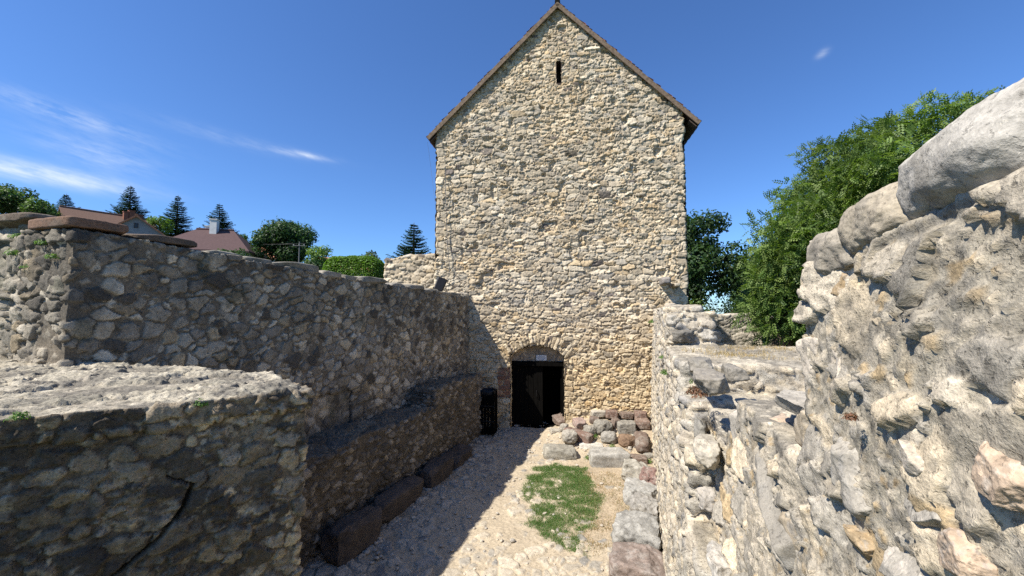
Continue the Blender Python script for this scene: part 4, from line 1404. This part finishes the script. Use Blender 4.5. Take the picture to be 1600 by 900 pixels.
GP = [(835, 729), (870, 727), (912, 731), (921, 744), (928, 768), (945, 782), (936, 800), (925, 822), (903, 832), (908, 864), (888, 862), (868, 848), (846, 836), (826, 822), (838, 800), (814, 776), (826, 752)]
X, Y, Z = scatter_poly(GP, 140000, 61, -.30, 4.0)
tag(blades('grass', X, Y, Z, .045, .0045, [(.08, .175, .04), (.095, .20, .045), (.13, .22, .055), (.065, .15, .04), (.22, .22, .09)], 62), 'patch of short green grass in the middle of the passage', kind='stuff')
DP = [(905, 734), (960, 742), (988, 760), (984, 800), (968, 850), (930, 868), (915, 840), (925, 800), (918, 760)]
X, Y, Z = scatter_poly(DP, 16000, 63, .08)
tag(blades('dry_grass', X, Y, Z, .045, .006, [(.30, .20, .09), (.24, .16, .07), (.36, .27, .13), (.12, .13, .04)], 64, .9), 'withered brown grass between the green patch and the right wall', kind='stuff')
EP = [(815, 770), (845, 725), (925, 728), (992, 750), (990, 850), (905, 880), (840, 850)]
X, Y, Z = scatter_poly(EP, 5000, 65, .25)
tag(blades('dry_grass', X, Y, Z, .035, .006, [(.14, .16, .05), (.22, .18, .08), (.30, .23, .11)], 66, .9), 'thin straggling grass around the green patch', kind='stuff')
rng_ = np.random.RandomState(67)
s_ = rng_.uniform(4.75, 6.45, 6000)
o_ = rng_.uniform(.5, 2.1, 6000)
k_ = fbm(np.stack([s_, o_, s_ * 0], 1) * 1.9, 3, 68) + rng_.uniform(-.25, .25, 6000) > .22
s_, o_ = s_[k_], o_[k_]
tag(blades('dry_grass', s_ * SN + o_ * CS, s_ * CS - o_ * SN, s_ * 0 + 3.11, .07, .005, [(.40, .29, .14), (.32, .23, .11), (.46, .36, .19)], 69, .8), 'straw coloured dry grass on top of the broken right wall', kind='stuff')


def weed(label, p, size, n, col, seed, parent=None):
    n = n * 2
    rng = np.random.RandomState(seed)
    d = rng.normal(size=(n, 3))
    d[:, 2] = np.abs(d[:, 2])
    d /= np.linalg.norm(d, axis=1, keepdims=True)
    r = size * rng.uniform(.2, 1, (n, 1)) ** .6
    c = d * r * np.array([1, 1, .8])
    return leaves('weed', c + np.array(p), d, size * .30, .55, col, seed, M['leaf'], label)


def leaves(name, C, D, L, wr, cols, seed, mat, label=None, parent=None, cat='weed', up=.5):
    """one folded leaf per point C, facing roughly along D"""
    rng = np.random.RandomState(seed)
    n = len(C)
    nn = D + rng.normal(size=(n, 3)) * .7 + np.array([0, 0, up])
    nn /= np.linalg.norm(nn, axis=1, keepdims=True)
    t = np.cross(nn, rng.normal(size=(n, 3)))
    t /= np.linalg.norm(t, axis=1, keepdims=True)
    b = np.cross(nn, t)
    l = (np.asarray(L) * rng.uniform(.65, 1.3, n))[:, None]
    V = np.zeros((n, 4, 3))
    V[:, 0] = C - t * l * .5
    V[:, 1] = C + b * l * wr * .5 + nn * l * .10
    V[:, 2] = C + t * l * .5 - nn * l * .08
    V[:, 3] = C - b * l * wr * .5 + nn * l * .10
    f = np.arange(n)[:, None] * 4 + np.array([[0, 1, 2, 3]])
    cl = np.asarray(cols)[rng.randint(0, len(cols), n)] * rng.uniform(.75, 1.3, (n, 1))
    o = mesh_np(name, V.reshape(-1, 3), f, np.repeat(cl, 4, 0), mat, parent, smooth=False)
    if label:
        tag(o, label, cat)
    return o


WG = [(.07, .14, .03), (.10, .19, .04), (.14, .22, .05)]
WB = [(.16, .08, .05), (.22, .11, .06), (.12, .07, .04)]


def cross_pt(px, py):
    r = ray(px, py)
    t = 2.50 / (r[0] * SN + r[1] * CS)
    return r * t + np.array([0, 0, EYE])


for i, (px, py, lab) in enumerate([(28, 372, 'green weed under the coping at the far left of the cross wall'), (68, 382, 'green weed on the cross wall, just left of the corner'), (20, 398, 'small weed low at the left edge of the cross wall'),
                                   (45, 420, 'little bright weed halfway up the cross wall'), (84, 404, 'weed growing by the corner of the cross wall')]):
    weed(lab, cross_pt(px, py), .075, 60, WG, 1400 + i)
for i, (px, py, sz, lab, cc) in enumerate([(867, 712, .13, 'yellow green weed in front of the layered stone', [(.16, .2, .04), (.25, .2, .05), (.1, .17, .04)]), (918, 716, .10, 'weed beside the big grey ashlar block', WG),
                                           (929, 684, .12, 'green weed between the red beam and the grey boulder', WG), (897, 661, .09, 'weed between the two slabs by the doorway', WG), (956, 699, .10, 'weed at the foot of the rounded grey stone', WG),
                                           (1013, 722, .10, 'weed at the right wall foot beyond the brown slab', WG), (1030, 845, .12, 'weed between the right wall and the biggest block', [(.2, .19, .07), (.14, .17, .05)])]):
    p = on_floor(px, py)
    weed(lab, p + [0, -.05, .02], sz, 70, cc, 1420 + i)
for i, (px, py, o, sz, lab, cc) in enumerate([(1021, 505, .36, .16, 'tall green weed where the right wall meets the tower', WG), (1095, 600, .52, .10, 'green tuft under the ledge stones of the right wall', WG), (1040, 585, .33, .09, 'tiny weed on the face of the right wall', WG),
                                              (1090, 618, .42, .10, 'dry reddish tuft on the broken end of the right wall', WB), (1330, 655, .50, .022, 'dry rusty tuft in a joint of the close right wall', WB), (1036, 560, .36, .08, 'weed near the top edge of the right wall', WG)]):
    weed(lab, at_o(px, py, o), sz, 80, cc, 1440 + i)


def pier_pt(px, py):
    A, nn = np.array([-1.44, 2.9]), np.array([.643, -.766])
    r = ray(px, py)
    return r * ((A @ nn + .02) / (r[:2] @ nn)) + np.array([0, 0, EYE])


for i, (px, py, sz, lab) in enumerate([(312, 634, .05, 'small weed hanging from the upper edge of the pier'), (28, 655, .05, 'weed under the rim of the pier at the far left')]):
    weed(lab, pier_pt(px, py), sz, 60, WG, 1460 + i)

# ------------------------------------------------------------------ things on the tower and by the door


def fac(px, py, b=FB):
    r = ray(px, py)
    return r * ((TB @ (T0 + TB * b)) / (TB @ r[:2])) + np.array([0, 0, EYE])


def build_sign():
    p = fac(846, 559, .40)
    u = (p[:2] - T0) @ TW
    t = thing('sign', 'small white plaque with grey print above the door, under the stone arch', 'sign', tw(u, .39, p[2]), rotz=-R(7.45))
    MB().box((-.165, -.012, -.085), (.165, .0, .085)).build('plate', M['plate'], t, bevel=.003)
    k = MB()
    rng = random.Random(3)
    for zz, x0, x1 in ((.045, -.10, .10), (.005, -.13, .13), (-.028, -.12, .12), (-.058, -.09, .09)):
        x = x0
        while x < x1:
            w = rng.uniform(.02, .05)
            k.box((x, -.0135, zz - .007), (min(x + w, x1), -.0122, zz + .007))
            x += w + .012
    k.build('lettering', M['ink'], t)


build_sign()


def build_bin():
    p = atz(760, 681, 0)
    t = thing('waste_bin', 'tall dark slatted wooden litter bin in the shadow left of the doorway', 'litter bin', (p[0], p[1] + .2, 0), rotz=-R(10))
    w, d, h = .25, .22, 1.30
    for a in (-w, w):
        for b in (-d, d):
            MB().box((a - .02, b - .02, 0), (a + .02, b + .02, h)).build('post', M['darkwood'], t, bevel=.004)
    for i in range(5):
        x = -w + .055 + i * .098
        MB().box((x - .038, -d - .028, .06), (x + .038, -d - .021, h - .10)).build('slat', M['darkwood'], t, bevel=.002)
        y = -d + .055 + i * .085
        for sg in (-1, 1):
            xx = sg * (w + .0245)
            MB().box((xx - .0035, y - .034, .06), (xx + .0035, y + .034, h - .10)).build('slat', M['darkwood'], t, bevel=.002)
    for zz in (.42, .86):
        m = MB()
        m.box((-w - .03, -d - .033, zz), (w + .03, -d - .0285, zz + .03))
        m.build('iron_band', M['black'], t)
    m = MB()
    n = 16
    ring = [(math.cos(2 * math.pi * k / n), math.sin(2 * math.pi * k / n)) for k in range(n)]
    for (sx, sz, zz) in ((.98, .98, h - .16), (1.12, 1.12, h - .02), (1.05, 1.05, h + .03), (.86, .86, h + .01), (.80, .80, h - .5)):
        for k, (cx, cy) in enumerate(ring):
            q = (abs(cx) ** 5 + abs(cy) ** 5) ** (-.2)
            m.v.append((cx * q * w * sx, cy * q * d * sz, zz + .02 * math.sin(k * 2.3)))
    for r_ in range(4):
        for k in range(n):
            m.f.append((r_ * n + k, r_ * n + (k + 1) % n, (r_ + 1) * n + (k + 1) % n, (r_ + 1) * n + k))
    m.f.append(tuple(range(4 * n, 5 * n)))
    m.build('bin_bag', M['black'], t, smooth=True)
    MB().box((-w + .02, -d + .02, .08), (w - .02, d - .02, .14)).build('bin_floor', M['darkwood'], t)


build_bin()


def build_flood():
    p = atY(687, 452, 12.35)
    t = thing('floodlight', 'black box floodlight tilted up towards the tower on the end of the left wall', 'floodlight', (p[0], p[1], 4.10))
    m = MB().box((-.15, -.14, -.24), (.15, .14, .24))
    m.v = [(x * (1.0 if z > 0 else .92), y * (1.0 if y < 0 else .75), z) for x, y, z in m.v]
    b = m.build('housing', M['black'], t, bevel=.03)
    b.location = (0, 0, .34)
    b.rotation_euler = (R(-28), R(22), R(10))
    g = MB().box((-.125, .1415, -.20), (.125, .150, .20)).build('front_glass', M['glass'], b)
    g.parent = b
    MB().tube([(-.19, 0, .02), (-.19, 0, .32)], .014).tube([(.19, 0, .02), (.19, 0, .32)], .014).tube([(-.19, 0, .02), (.19, 0, .02)], .014).build('bracket', M['black'], t)


build_flood()
ca = [fac(696, 262, .02), fac(697, 330, .03), fac(699, 380, .02), fac(703, 425, .03), fac(699, 436, .0)]
ca = [Vector(p) for p in ca]
tag(MB().tube(ca, .011, 6).build('cable', M['wire']), 'thin grey cable running down the left edge of the tower to the floodlight', 'cable')
ca = [Vector(fac(668, 222, -.02)), Vector(fac(673, 260, .15)), Vector(fac(680, 318, .05)), Vector(fac(684, 345, .02))]
tag(MB().tube(ca, .003, 6).build('wire', M['wire']), 'hair thin wire hanging from the left eave of the tower', 'wire')

# ------------------------------------------------------------------ trees


def shell_clumps(cen, rad, n, seed, rmin, rmax, inner=.25, keep=None):
    rng = np.random.RandomState(seed)
    out = []
    while len(out) < n:
        d = rng.normal(size=3)
        d /= np.linalg.norm(d)
        k = rng.uniform(.72, 1.0) if rng.rand() > inner else rng.uniform(.2, .7)
        r = rng.uniform(rmin, rmax)
        c = np.array(cen) + d * (np.array(rad) - r * .7) * k
        if keep and not keep(c):
            continue
        out.append((c, r))
    return out


def leafy_tree(name, label, base, clumps, leaf, per, cols, seed, trunk_r=.25, mat='leaf', stems=None, group=None, pinnate=False, cat='tree', hollow=.45, nlimb=14):
    t = thing(name, label, cat, base, group)
    rng = np.random.RandomState(seed)
    B = np.array(base)
    Cs, Ds, Ks = [], [], []
    for ci, (c, r) in enumerate(clumps):
        n = int(per * r * r)
        d = rng.normal(size=(n, 3))
        d /= np.linalg.norm(d, axis=1, keepdims=True)
        rr = r * (hollow + (1.08 - hollow) * rng.uniform(0, 1, (n, 1)) ** .6)
        lum = 1 + .35 * fbm(d * 1.7 + ci * 3.1, 2, seed)[:, None]
        Cs.append(c + d * rr * np.array([1, 1, .78]) * lum)
        Ds.append(d)
        Ks.append(np.full(n, ci))
    C, D, K = np.concatenate(Cs), np.concatenate(Ds), np.concatenate(Ks)
    tone = rng.uniform(.68, 1.35, len(clumps))[K]
    pal = np.array(cols)[rng.randint(0, len(cols), len(C))] * tone[:, None]
    if pinnate:
        n = len(C)
        ax = D * .35 + rng.normal(size=(n, 3)) * .65 + np.array([0, 0, -.2])
        ax /= np.linalg.norm(ax, axis=1, keepdims=True)
        sd = np.cross(ax, np.array([0, 0, 1.0]) + .5 * rng.normal(size=(n, 3)))
        sd /= np.linalg.norm(sd, axis=1, keepdims=True)
        nn = np.cross(sd, ax)
        nn *= np.sign(nn[:, 2:3] + 1e-6)
        L = leaf * rng.uniform(.8, 1.25, (n, 1))
        quads, qc = [], []
        for k in range(4):
            for sg in (-1, 1):
                x = (k + .6) / 4.2
                o = C + ax * L * x - nn * L * .18 * x * x
                dr = sd * sg * .9 + ax * .45 - nn * .15
                l = L * .30 * (1 - .35 * abs(x - .45))
                w = ax * L * .12
                quads.append(np.stack([o, o + dr * l * .5 + w, o + dr * l, o + dr * l * .5 - w], 1))
                qc.append(pal * rng.uniform(.8, 1.2, (n, 1)))
        o = C + ax * L - nn * L * .18
        quads.append(np.stack([o, o + ax * L * .14 + sd * L * .055, o + ax * L * .3, o + ax * L * .14 - sd * L * .055], 1))
        qc.append(pal)
        V = np.concatenate(quads).reshape(-1, 3)
        cc = np.repeat(np.concatenate(qc), 4, 0)
        f = np.arange(len(V)).reshape(-1, 4)
        o = mesh_np('crown', V - B, f, cc, M[mat], t, smooth=False)
    else:
        o = leaves('crown', C - B, D, leaf, .6, [(1, 1, 1)], seed, M[mat], parent=t)
        a = o.data.attributes['Col']
        buf = np.ones((len(C) * 4, 4), np.float32)
        buf[:, :3] = np.repeat(pal * rng.uniform(.75, 1.25, (len(C), 1)), 4, 0)
        a.data.foreach_set('color', buf.ravel())
    # trunk with limbs reaching into the clumps
    m = MB()
    cen = np.mean([c for c, _ in clumps], axis=0)
    stems = stems or [[tuple(B), tuple(B * .6 + cen * .4 + [0, 0, .3 * (cen[2] - B[2])]), tuple(cen)]]
    first = True
    for st in stems:
        pts = [Vector(np.array(p) - B) for p in st]
        k = len(pts)
        if not first:
            m = MB()
        m.tube(pts, [trunk_r * (1 - .65 * i / max(1, k - 1)) for i in range(k)], 9)
        idx = rng.permutation(len(clumps))[:nlimb if first else nlimb // 3]
        for j in idx:
            c, r = clumps[j]
            a = pts[-1].lerp(pts[-2], rng.uniform(0, 1))
            e = Vector(c - B)
            mid = a.lerp(e, .5) + Vector((0, 0, -.06 * (e - a).length)) + Vector(rng.normal(size=3) * .08 * (e - a).length)
            m.tube([a, mid, e], [trunk_r * .30, trunk_r * .18, trunk_r * .06], 6)
        m.build('trunk', M['bark'], t, smooth=True)
        first = False
    return t


def conifer(label, px0, px1, ptop, pbase_hidden, Y, seed, cols=((.022, .050, .026), (.030, .062, .030), (.016, .038, .022))):
    top = atY((px0 + px1) / 2, ptop, Y)
    gz = float(terrain_h(np.array([top[0]]), np.array([top[1]]))[0])
    w = (px1 - px0) / 640 * Y / 2
    hv = top[2] - atY((px0 + px1) / 2, pbase_hidden, Y)[2]      # height over which the crown reaches its seen width
    H = top[2] - gz
    t = thing('conifer', label, 'tree', (top[0], top[1], gz), 'conifers among the houses')
    rng = np.random.RandomState(seed)
    V, F, n0 = [], [], 0
    z = .35
    cs = []
    while z < H * .93:
        r = min(w * 1.35, w * (z / hv) ** .8) * rng.uniform(.80, 1.1)
        nb = 13 + int(9 * min(1, r / w))
        for _ in range(nb):
            a = rng.uniform(0, 2 * math.pi)
            L = r * rng.uniform(.72, 1.15)
            droop = rng.uniform(.05, .35)
            st = max(5, int(L / .16))
            for k in range(st):
                x = (k + .5) / st
                d = L * x
                px, py, pz = math.cos(a) * d, math.sin(a) * d, H - z - droop * d + .35 * d * x
                wd = (.16 + .20 * (1 - x)) * (.6 + .5 * L)
                for sg in (-1, 1):
                    ang = a + sg * rng.uniform(.5, 1.1)
                    e = np.array([px + math.cos(ang) * wd, py + math.sin(ang) * wd, pz - .25 * wd])
                    o = np.array([px, py, pz])
                    tdir = np.array([math.cos(a), math.sin(a), -droop * .5]) * .10 * (.7 + .4 * L)
                    V += [o, (o + e) / 2 + tdir * .8 + [0, 0, .03], e + tdir * .4, (o + e) / 2 - tdir * .5]
                    F.append((n0, n0 + 1, n0 + 2, n0 + 3))
                    n0 += 4
                    cs.append(np.array(cols[rng.randint(len(cols))]) * rng.uniform(.7, 1.4))
        z += .20 + .08 * rng.rand() + .015 * z
    mesh_np('crown', np.array(V), np.array(F), np.repeat(np.array(cs), 4, 0), M['needle'], t, smooth=False)
    MB().tube([(0, 0, 0), (0, 0, H * .6), (0, 0, H - .05)], [.16 + .01 * H, .09 + .006 * H, .02], 8).build('trunk', M['bark'], t, smooth=True)
    return t


def far_tree(name, label, px0, px1, ptop, pbot, Y, seed, cols, n=16, leaf=.28, per=120, dens=3.0, cat='tree', group='broadleaf trees on the hillside'):
    c0, c1 = atY(px0, (ptop + pbot) / 2, Y), atY(px1, (ptop + pbot) / 2, Y)
    zt, zb = atY((px0 + px1) / 2, ptop, Y)[2], atY((px0 + px1) / 2, pbot, Y)[2]
    cx = (c0[0] + c1[0]) / 2
    rx, rz = (c1[0] - c0[0]) / 2, (zt - zb) / 2
    gz = float(terrain_h(np.array([cx]), np.array([Y]))[0])
    cl = shell_clumps((cx, Y, (zt + zb) / 2), (rx, max(rx, .8), rz), n, seed, .28 * min(rx, rz) + .1, .48 * min(rx, rz) + .15)
    return leafy_tree(name, label, (cx, Y, gz), cl, leaf, per * dens, cols, seed, .12 + .03 * rx, group=group, cat=cat, nlimb=8)


GD = [(.028, .060, .020), (.036, .075, .024), (.048, .092, .028)]
GM = [(.050, .095, .026), (.065, .115, .030), (.085, .135, .035)]
GL = [(.11, .18, .035), (.14, .21, .045), (.085, .15, .030)]
far_tree('broadleaf_tree', 'bushy olive green tree at the far left edge above the wall', -70, 66, 279, 350, 46, 1501, GM, 30, .30, 100)
far_tree('broadleaf_tree', 'small green tree between the bushy left tree and the brown roof', 44, 96, 306, 350, 44, 1502, GM, 12, .26, 100)
conifer('small blue green conifer behind the left end of the brown roof', 87, 121, 302, 335, 68, 1511)
conifer('dark spruce standing right of the brick chimneys', 180, 229, 289, 342, 64, 1512)
conifer('dense dark conifer between the grey gable and the purple roof', 257, 300, 304, 352, 60, 1513)
conifer('airy spruce just right of the white chimney house', 319, 368, 317, 368, 58, 1514)
conifer('lone spruce beside the left edge of the tower', 618, 676, 347, 398, 40, 1515)
far_tree('broadleaf_tree', 'yellow green bush between the grey gable and the dense conifer', 232, 268, 334, 368, 52, 1503, GL, 12, .24, 110)
far_tree('broadleaf_tree', 'small round green tree at the right end of the purple roof', 352, 386, 359, 400, 44, 1504, GM, 10, .22, 130)
far_tree('broadleaf_tree', 'small dark green tree left of the big dark round tree', 390, 418, 369, 410, 42, 1505, GD, 10, .20, 130)
far_tree('broadleaf_tree', 'big dark round broadleaf tree behind the utility pole', 402, 492, 341, 425, 44, 1506, GD, 34, .26, 130)
far_tree('broadleaf_tree', 'light green tree just right of the big dark round tree', 478, 523, 374, 430, 38, 1507, GL, 14, .22, 120)
far_tree('broadleaf_tree', 'pale green bush above the far end of the hedge', 556, 604, 390, 420, 32, 1508, [(.09, .13, .04), (.12, .16, .06), (.07, .11, .035)], 10, .2, 140)
far_tree('shrub', 'dark shrub behind the wall left of the hedge', 468, 512, 402, 450, 30, 1509, GD, 10, .18, 140, cat='shrub')
far_tree('shrub', 'dark green shrub in front of the purple roof house', 340, 400, 384, 420, 34, 1510, GD, 10, .18, 140, cat='shrub')


def build_hedge():
    a, b = atY(503, 400, 19.5), atY(606, 400, 20.5)
    cx, cy = (a[0] + b[0]) / 2, (a[1] + b[1]) / 2
    gz = float(terrain_h(np.array([cx]), np.array([cy]))[0])
    zt = a[2] + .02
    t = thing('hedge', 'clipped bright green hedge behind the left wall, before the wall stub', 'hedge', (cx, cy, gz))
    rng = np.random.RandomState(91)
    hx, hy, hz = (b[0] - a[0]) / 2, .8, (zt - gz) / 2
    n = 60000
    d = rng.normal(size=(n, 3))
    d /= np.linalg.norm(d, axis=1, keepdims=True)
    q = (np.abs(d) ** 5).sum(1) ** (-.2)
    P = d * q[:, None] * rng.uniform(.80, 1.0, (n, 1)) ** .5 * np.array([hx, hy, hz]) * (1 + .05 * fbm(d * 4, 3, 92)[:, None])
    P[:, 2] += hz
    leaves('foliage', P, d, .10, .62, [(.10, .19, .025), (.13, .23, .035), (.075, .15, .02)], 93, M['leaf'], parent=t)
    m = MB()
    for k in range(7):
        x = -hx * .85 + k * hx * .28
        m = MB()
        m.tube([(x, 0, 0), (x + .05, .05, hz), (x, 0, hz * 1.8)], [.05, .035, .015], 6)
        m.build('stem', M['bark'], t)


build_hedge()
# big pinnate-leaved tree on the right
BT = (15.0, 13.4, 4.5)
BR_ = (8.2, 5.0, 6.5)
clb = shell_clumps(BT, BR_, 150, 1601, .55, 1.15, .22, keep=lambda c: c[0] < 18.5 and c[1] < 16.5 and c[2] > 2.6 and c[0] - .8 > .575 * c[1] + max(0, c[2] - 6.0) * .35)
ex_ = [((8.3, 12.6, 3.7), .7), ((8.2, 12.2, 4.5), .8), ((8.9, 12.4, 3.7), .8), ((8.1, 12.8, 5.1), .7), ((8.2, 12.0, 5.6), .9), ((8.9, 12.2, 6.4), .9), ((9.2, 11.8, 4.8), 1.0), ((8.5, 12.6, 5.0), .8)]
clb += [(np.array(c), r) for c, r in ex_]
tb = atz(1218, 585, 2.0)
leafy_tree('ash_tree', 'large light green feathery tree rising behind the close right wall', (15.2, 13.6, 1.7), clb, .27, 430, [(.10, .155, .036), (.125, .185, .045), (.155, .21, .058), (.07, .12, .03)], 1602, .38,
           stems=[[(15.2, 13.6, 1.7), (15.0, 13.5, 4.2), (15.6, 13.4, 7.5)], [(8.15, 12.6, 1.2), (8.35, 12.7, 3.0), (8.9, 12.8, 5.2)]], pinnate=True, nlimb=30)
cld = shell_clumps((11.4, 25.0, 6.7), (3.3, 3.0, 3.5), 46, 1611, .6, 1.05, .3)
leafy_tree('broadleaf_tree', 'dark dense tree directly right of the tower, above the distant wall', (11.4, 25.0, 1.7), cld, .22, 420, [(.022, .048, .016), (.030, .062, .020), (.042, .080, .024)], 1612, .3, nlimb=20)
clc = shell_clumps((12.3, 23.4, 4.05), (1.6, .9, .9), 12, 1621, .35, .55, .3)
leafy_tree('shrub', 'mid green shrub peeping over the distant wall under the dark tree', (12.3, 23.4, 1.7), clc, .14, 260, GM, 1622, .06, cat='shrub', nlimb=8)
clc = shell_clumps((10.7, 23.4, 4.0), (1.2, .9, .9), 10, 1631, .35, .55, .3)
leafy_tree('shrub', 'yellowish shrub at the tower corner over the distant wall', (10.7, 23.4, 1.7), clc, .14, 240, GL, 1632, .06, cat='shrub', nlimb=8)

far_tree('broadleaf_tree', 'far dark green tree seen in the gap between the dark tree and the ash', 1128, 1275, 372, 520, 38, 1641, GD, 30, .26, 110, group='broadleaf trees on the right')
far_tree('broadleaf_tree', 'far mid green tree behind the leaning trunk', 1215, 1400, 400, 540, 42, 1642, GM, 24, .28, 100, group='broadleaf trees on the right')
# ------------------------------------------------------------------ houses on the hill


def roof_mat(name, col):
    return plain_mat(name, col, .9, 5, .25, .35, (1, 1, 9))


ROOF_BROWN, ROOF_ORANGE, ROOF_PURPLE = roof_mat('brown roof tiles', (.165, .10, .072)), roof_mat('orange roof tiles', (.36, .16, .09)), roof_mat('purple brown roof tiles', (.085, .052, .050))


def house(name, label, cx, cy, yaw, w, l, zt, ze, rmat, wmat, hip=0.0, group='houses on the hillside', chim=(), over=.35, wins=()):
    """ridge runs along local x (length l); w is the span"""
    gz = float(terrain_h(np.array([cx]), np.array([cy]))[0]) - .3
    t = thing(name, label, 'house', (cx, cy, gz), group, R(yaw))
    e, r_ = ze - gz, zt - gz
    hw, hl = w / 2, l / 2
    m = MB().box((-hl, -hw, 0), (hl, hw, e))
    wl = m.build('wall', wmat, t)
    if not hip:
        gw = []
        for sx in (-1, 1):
            g = MB()
            x0, x1 = sx * hl, sx * (hl - .2)
            n = [(x0, -hw, e), (x0, hw, e), (x0, 0, r_ - .05), (x1, -hw, e), (x1, hw, e), (x1, 0, r_ - .05)]
            g.v = n
            g.f = [(0, 1, 2), (3, 5, 4), (0, 3, 4, 1), (1, 4, 5, 2), (2, 5, 3, 0)]
            g.build('gable', wmat, t)
    m = MB()
    k = (r_ - e) / hw
    ez = e - over * k
    th = .16
    if hip:
        V = [(-hl - over, -hw - over, ez), (hl + over, -hw - over, ez), (hl + over, hw + over, ez), (-hl - over, hw + over, ez), (-hl + hip, 0, r_), (hl - hip, 0, r_)]
        m.v = V + [(x, y, z - th) for x, y, z in V[:4]]
        m.f = [(0, 1, 5, 4), (1, 2, 5), (2, 3, 4, 5), (3, 0, 4), (6, 7, 1, 0), (7, 8, 2, 1), (8, 9, 3, 2), (9, 6, 0, 3), (9, 8, 7, 6)]
    else:
        for sg in (-1, 1):
            a, b = (-hl - over, hl + over)
            m.box8([(a, sg * (hw + over), ez - th), (b, sg * (hw + over), ez - th), (b, 0, r_ - th), (a, 0, r_ - th), (a, sg * (hw + over), ez), (b, sg * (hw + over), ez), (b, 0, r_), (a, 0, r_)])
    rf = m.build('roof', rmat, t)
    rd = MB().tube([(-hl - over + hip + (over if hip else 0), 0, r_ + .02), (hl + over - hip - (over if hip else 0), 0, r_ + .02)], .12, 8).build('ridge', rmat, t)
    for (x, y, cw, zt2, cm) in chim:
        zb = e
        MB().box((x - cw / 2, y - cw / 2, zb), (x + cw / 2, y + cw / 2, zt2 - gz)).box((x - cw / 2 - .06, y - cw / 2 - .06, zt2 - gz + .002), (x + cw / 2 + .06, y + cw / 2 + .06, zt2 - gz + .10)).build('chimney', cm, rf)
    for (x, y, z, ww, hh) in wins:
        fr = MB().box((x - .04, y - ww / 2, z - hh / 2), (x + .04, y + ww / 2, z + hh / 2)).build('window', M['soffit'], t)
        MB().box((x - .05 if x < 0 else x + .041, y - ww / 2 + .05, z - hh / 2 + .05), (x - .041 if x < 0 else x + .05, y + ww / 2 - .05, z + hh / 2 - .05)).build('pane', M['glass'], fr)
    return t


def hz(px, py, Y):
    return atY(px, py, Y)


p = hz(138, 324, 52)
house('house', 'long brown roofed house with brick chimneys behind the other roofs', p[0] - .2, 55, 57, 6.5, 8.6, hz(138, 325, 52)[2], hz(138, 357, 52)[2], ROOF_BROWN, M['whiteplaster'],
      chim=[(1.5, -.6, .5, hz(165, 320, 52)[2], M['brickred']), (2.1, -.6, .6, hz(171, 317, 52)[2], M['brickred']), (3.2, .4, .7, hz(183, 320, 52)[2], M['brickred'])])
p = hz(221, 338, 44)
house('house', 'grey gabled house with a little attic window and orange roof', p[0] - 2.3, 46.5, 126, 5.2, 6.5, hz(221, 337, 44)[2], hz(221, 366, 44)[2], ROOF_ORANGE, M['greyplaster'],
      wins=[(-3.25, 0, hz(221, 353, 44)[2] - float(terrain_h(np.array([p[0] - 2.3]), np.array([46.5]))[0]) + .3, .35, .55)])
p = hz(308, 352, 40)
house('house', 'house with a purple brown hipped roof and white chimneys', p[0] + .0, 42.5, 14, 6.6, 8.2, hz(308, 351, 40)[2], hz(308, 388, 40)[2], ROOF_PURPLE, M['whiteplaster'], hip=2.4,
      chim=[(.1, -.5, .62, hz(309, 337, 40)[2], M['whiteplaster']), (-.9, .6, .42, hz(300, 345, 40)[2], M['whiteplaster'])])
p = hz(-30, 318, 40)
house('house', 'grey house end just showing at the left picture edge above the wall', p[0] - 2.5, 41, 130, 5, 7, p[2], hz(0, 338, 40)[2], ROOF_BROWN, M['greyplaster'])
p = hz(396, 386, 58)
house('house', 'distant house with a small pinkish roof between the two dark trees', p[0], 60, 20, 5, 7, hz(396, 381, 58)[2], hz(396, 400, 58)[2], ROOF_ORANGE, M['whiteplaster'])
p = hz(530, 402, 62)
house('house', 'distant low house whose red ridge peeps over the hedge', p[0], 64, 8, 5, 9, hz(530, 401, 62)[2], hz(530, 420, 62)[2], ROOF_ORANGE, M['whiteplaster'], chim=[(-1.5, 0, .6, hz(520, 399, 62)[2], M['brickred']), (1.6, 0, .6, hz(538, 398, 62)[2], M['brickred'])])


def build_pole():
    p = hz(467, 412, 36)
    gz = float(terrain_h(np.array([p[0]]), np.array([36.0]))[0])
    zt = hz(467, 378, 36)[2]
    t = thing('utility_pole', 'thin grey utility pole with a crossarm in front of the dark round tree', 'utility pole', (p[0], 36, gz))
    H = zt - gz
    MB().tube([(0, 0, 0), (0, 0, H)], [.07, .05], 10).build('pole', M['wire'], t)
    MB().box((-.55, -.11, H - .37), (.55, -.06, H - .32)).build('crossarm', M['wire'], t)
    for x in (-.45, 0, .45):
        MB().tube([(x, -.085, H - .318), (x, -.085, H - .22)], [.02, .03], 8).build('insulator', M['whiteplaster'], t)
    q = hz(372, 362, 60)
    for i, x in enumerate((-.6, .6)):
        a, b = Vector((p[0] + x, 35.9, zt - .14)), Vector((q[0] - 6 + x, 62, q[2] + 1))
        pts = [a.lerp(b, k / 12) - Vector((0, 0, .9 * 4 * (k / 12) * (1 - k / 12))) for k in range(13)]
        tag(MB().tube(pts, .007, 5).build('overhead_wire', M['wire']), ('nearer' if i else 'farther') + ' overhead wire strung from the utility pole towards the roofs', 'wire')


build_pole()
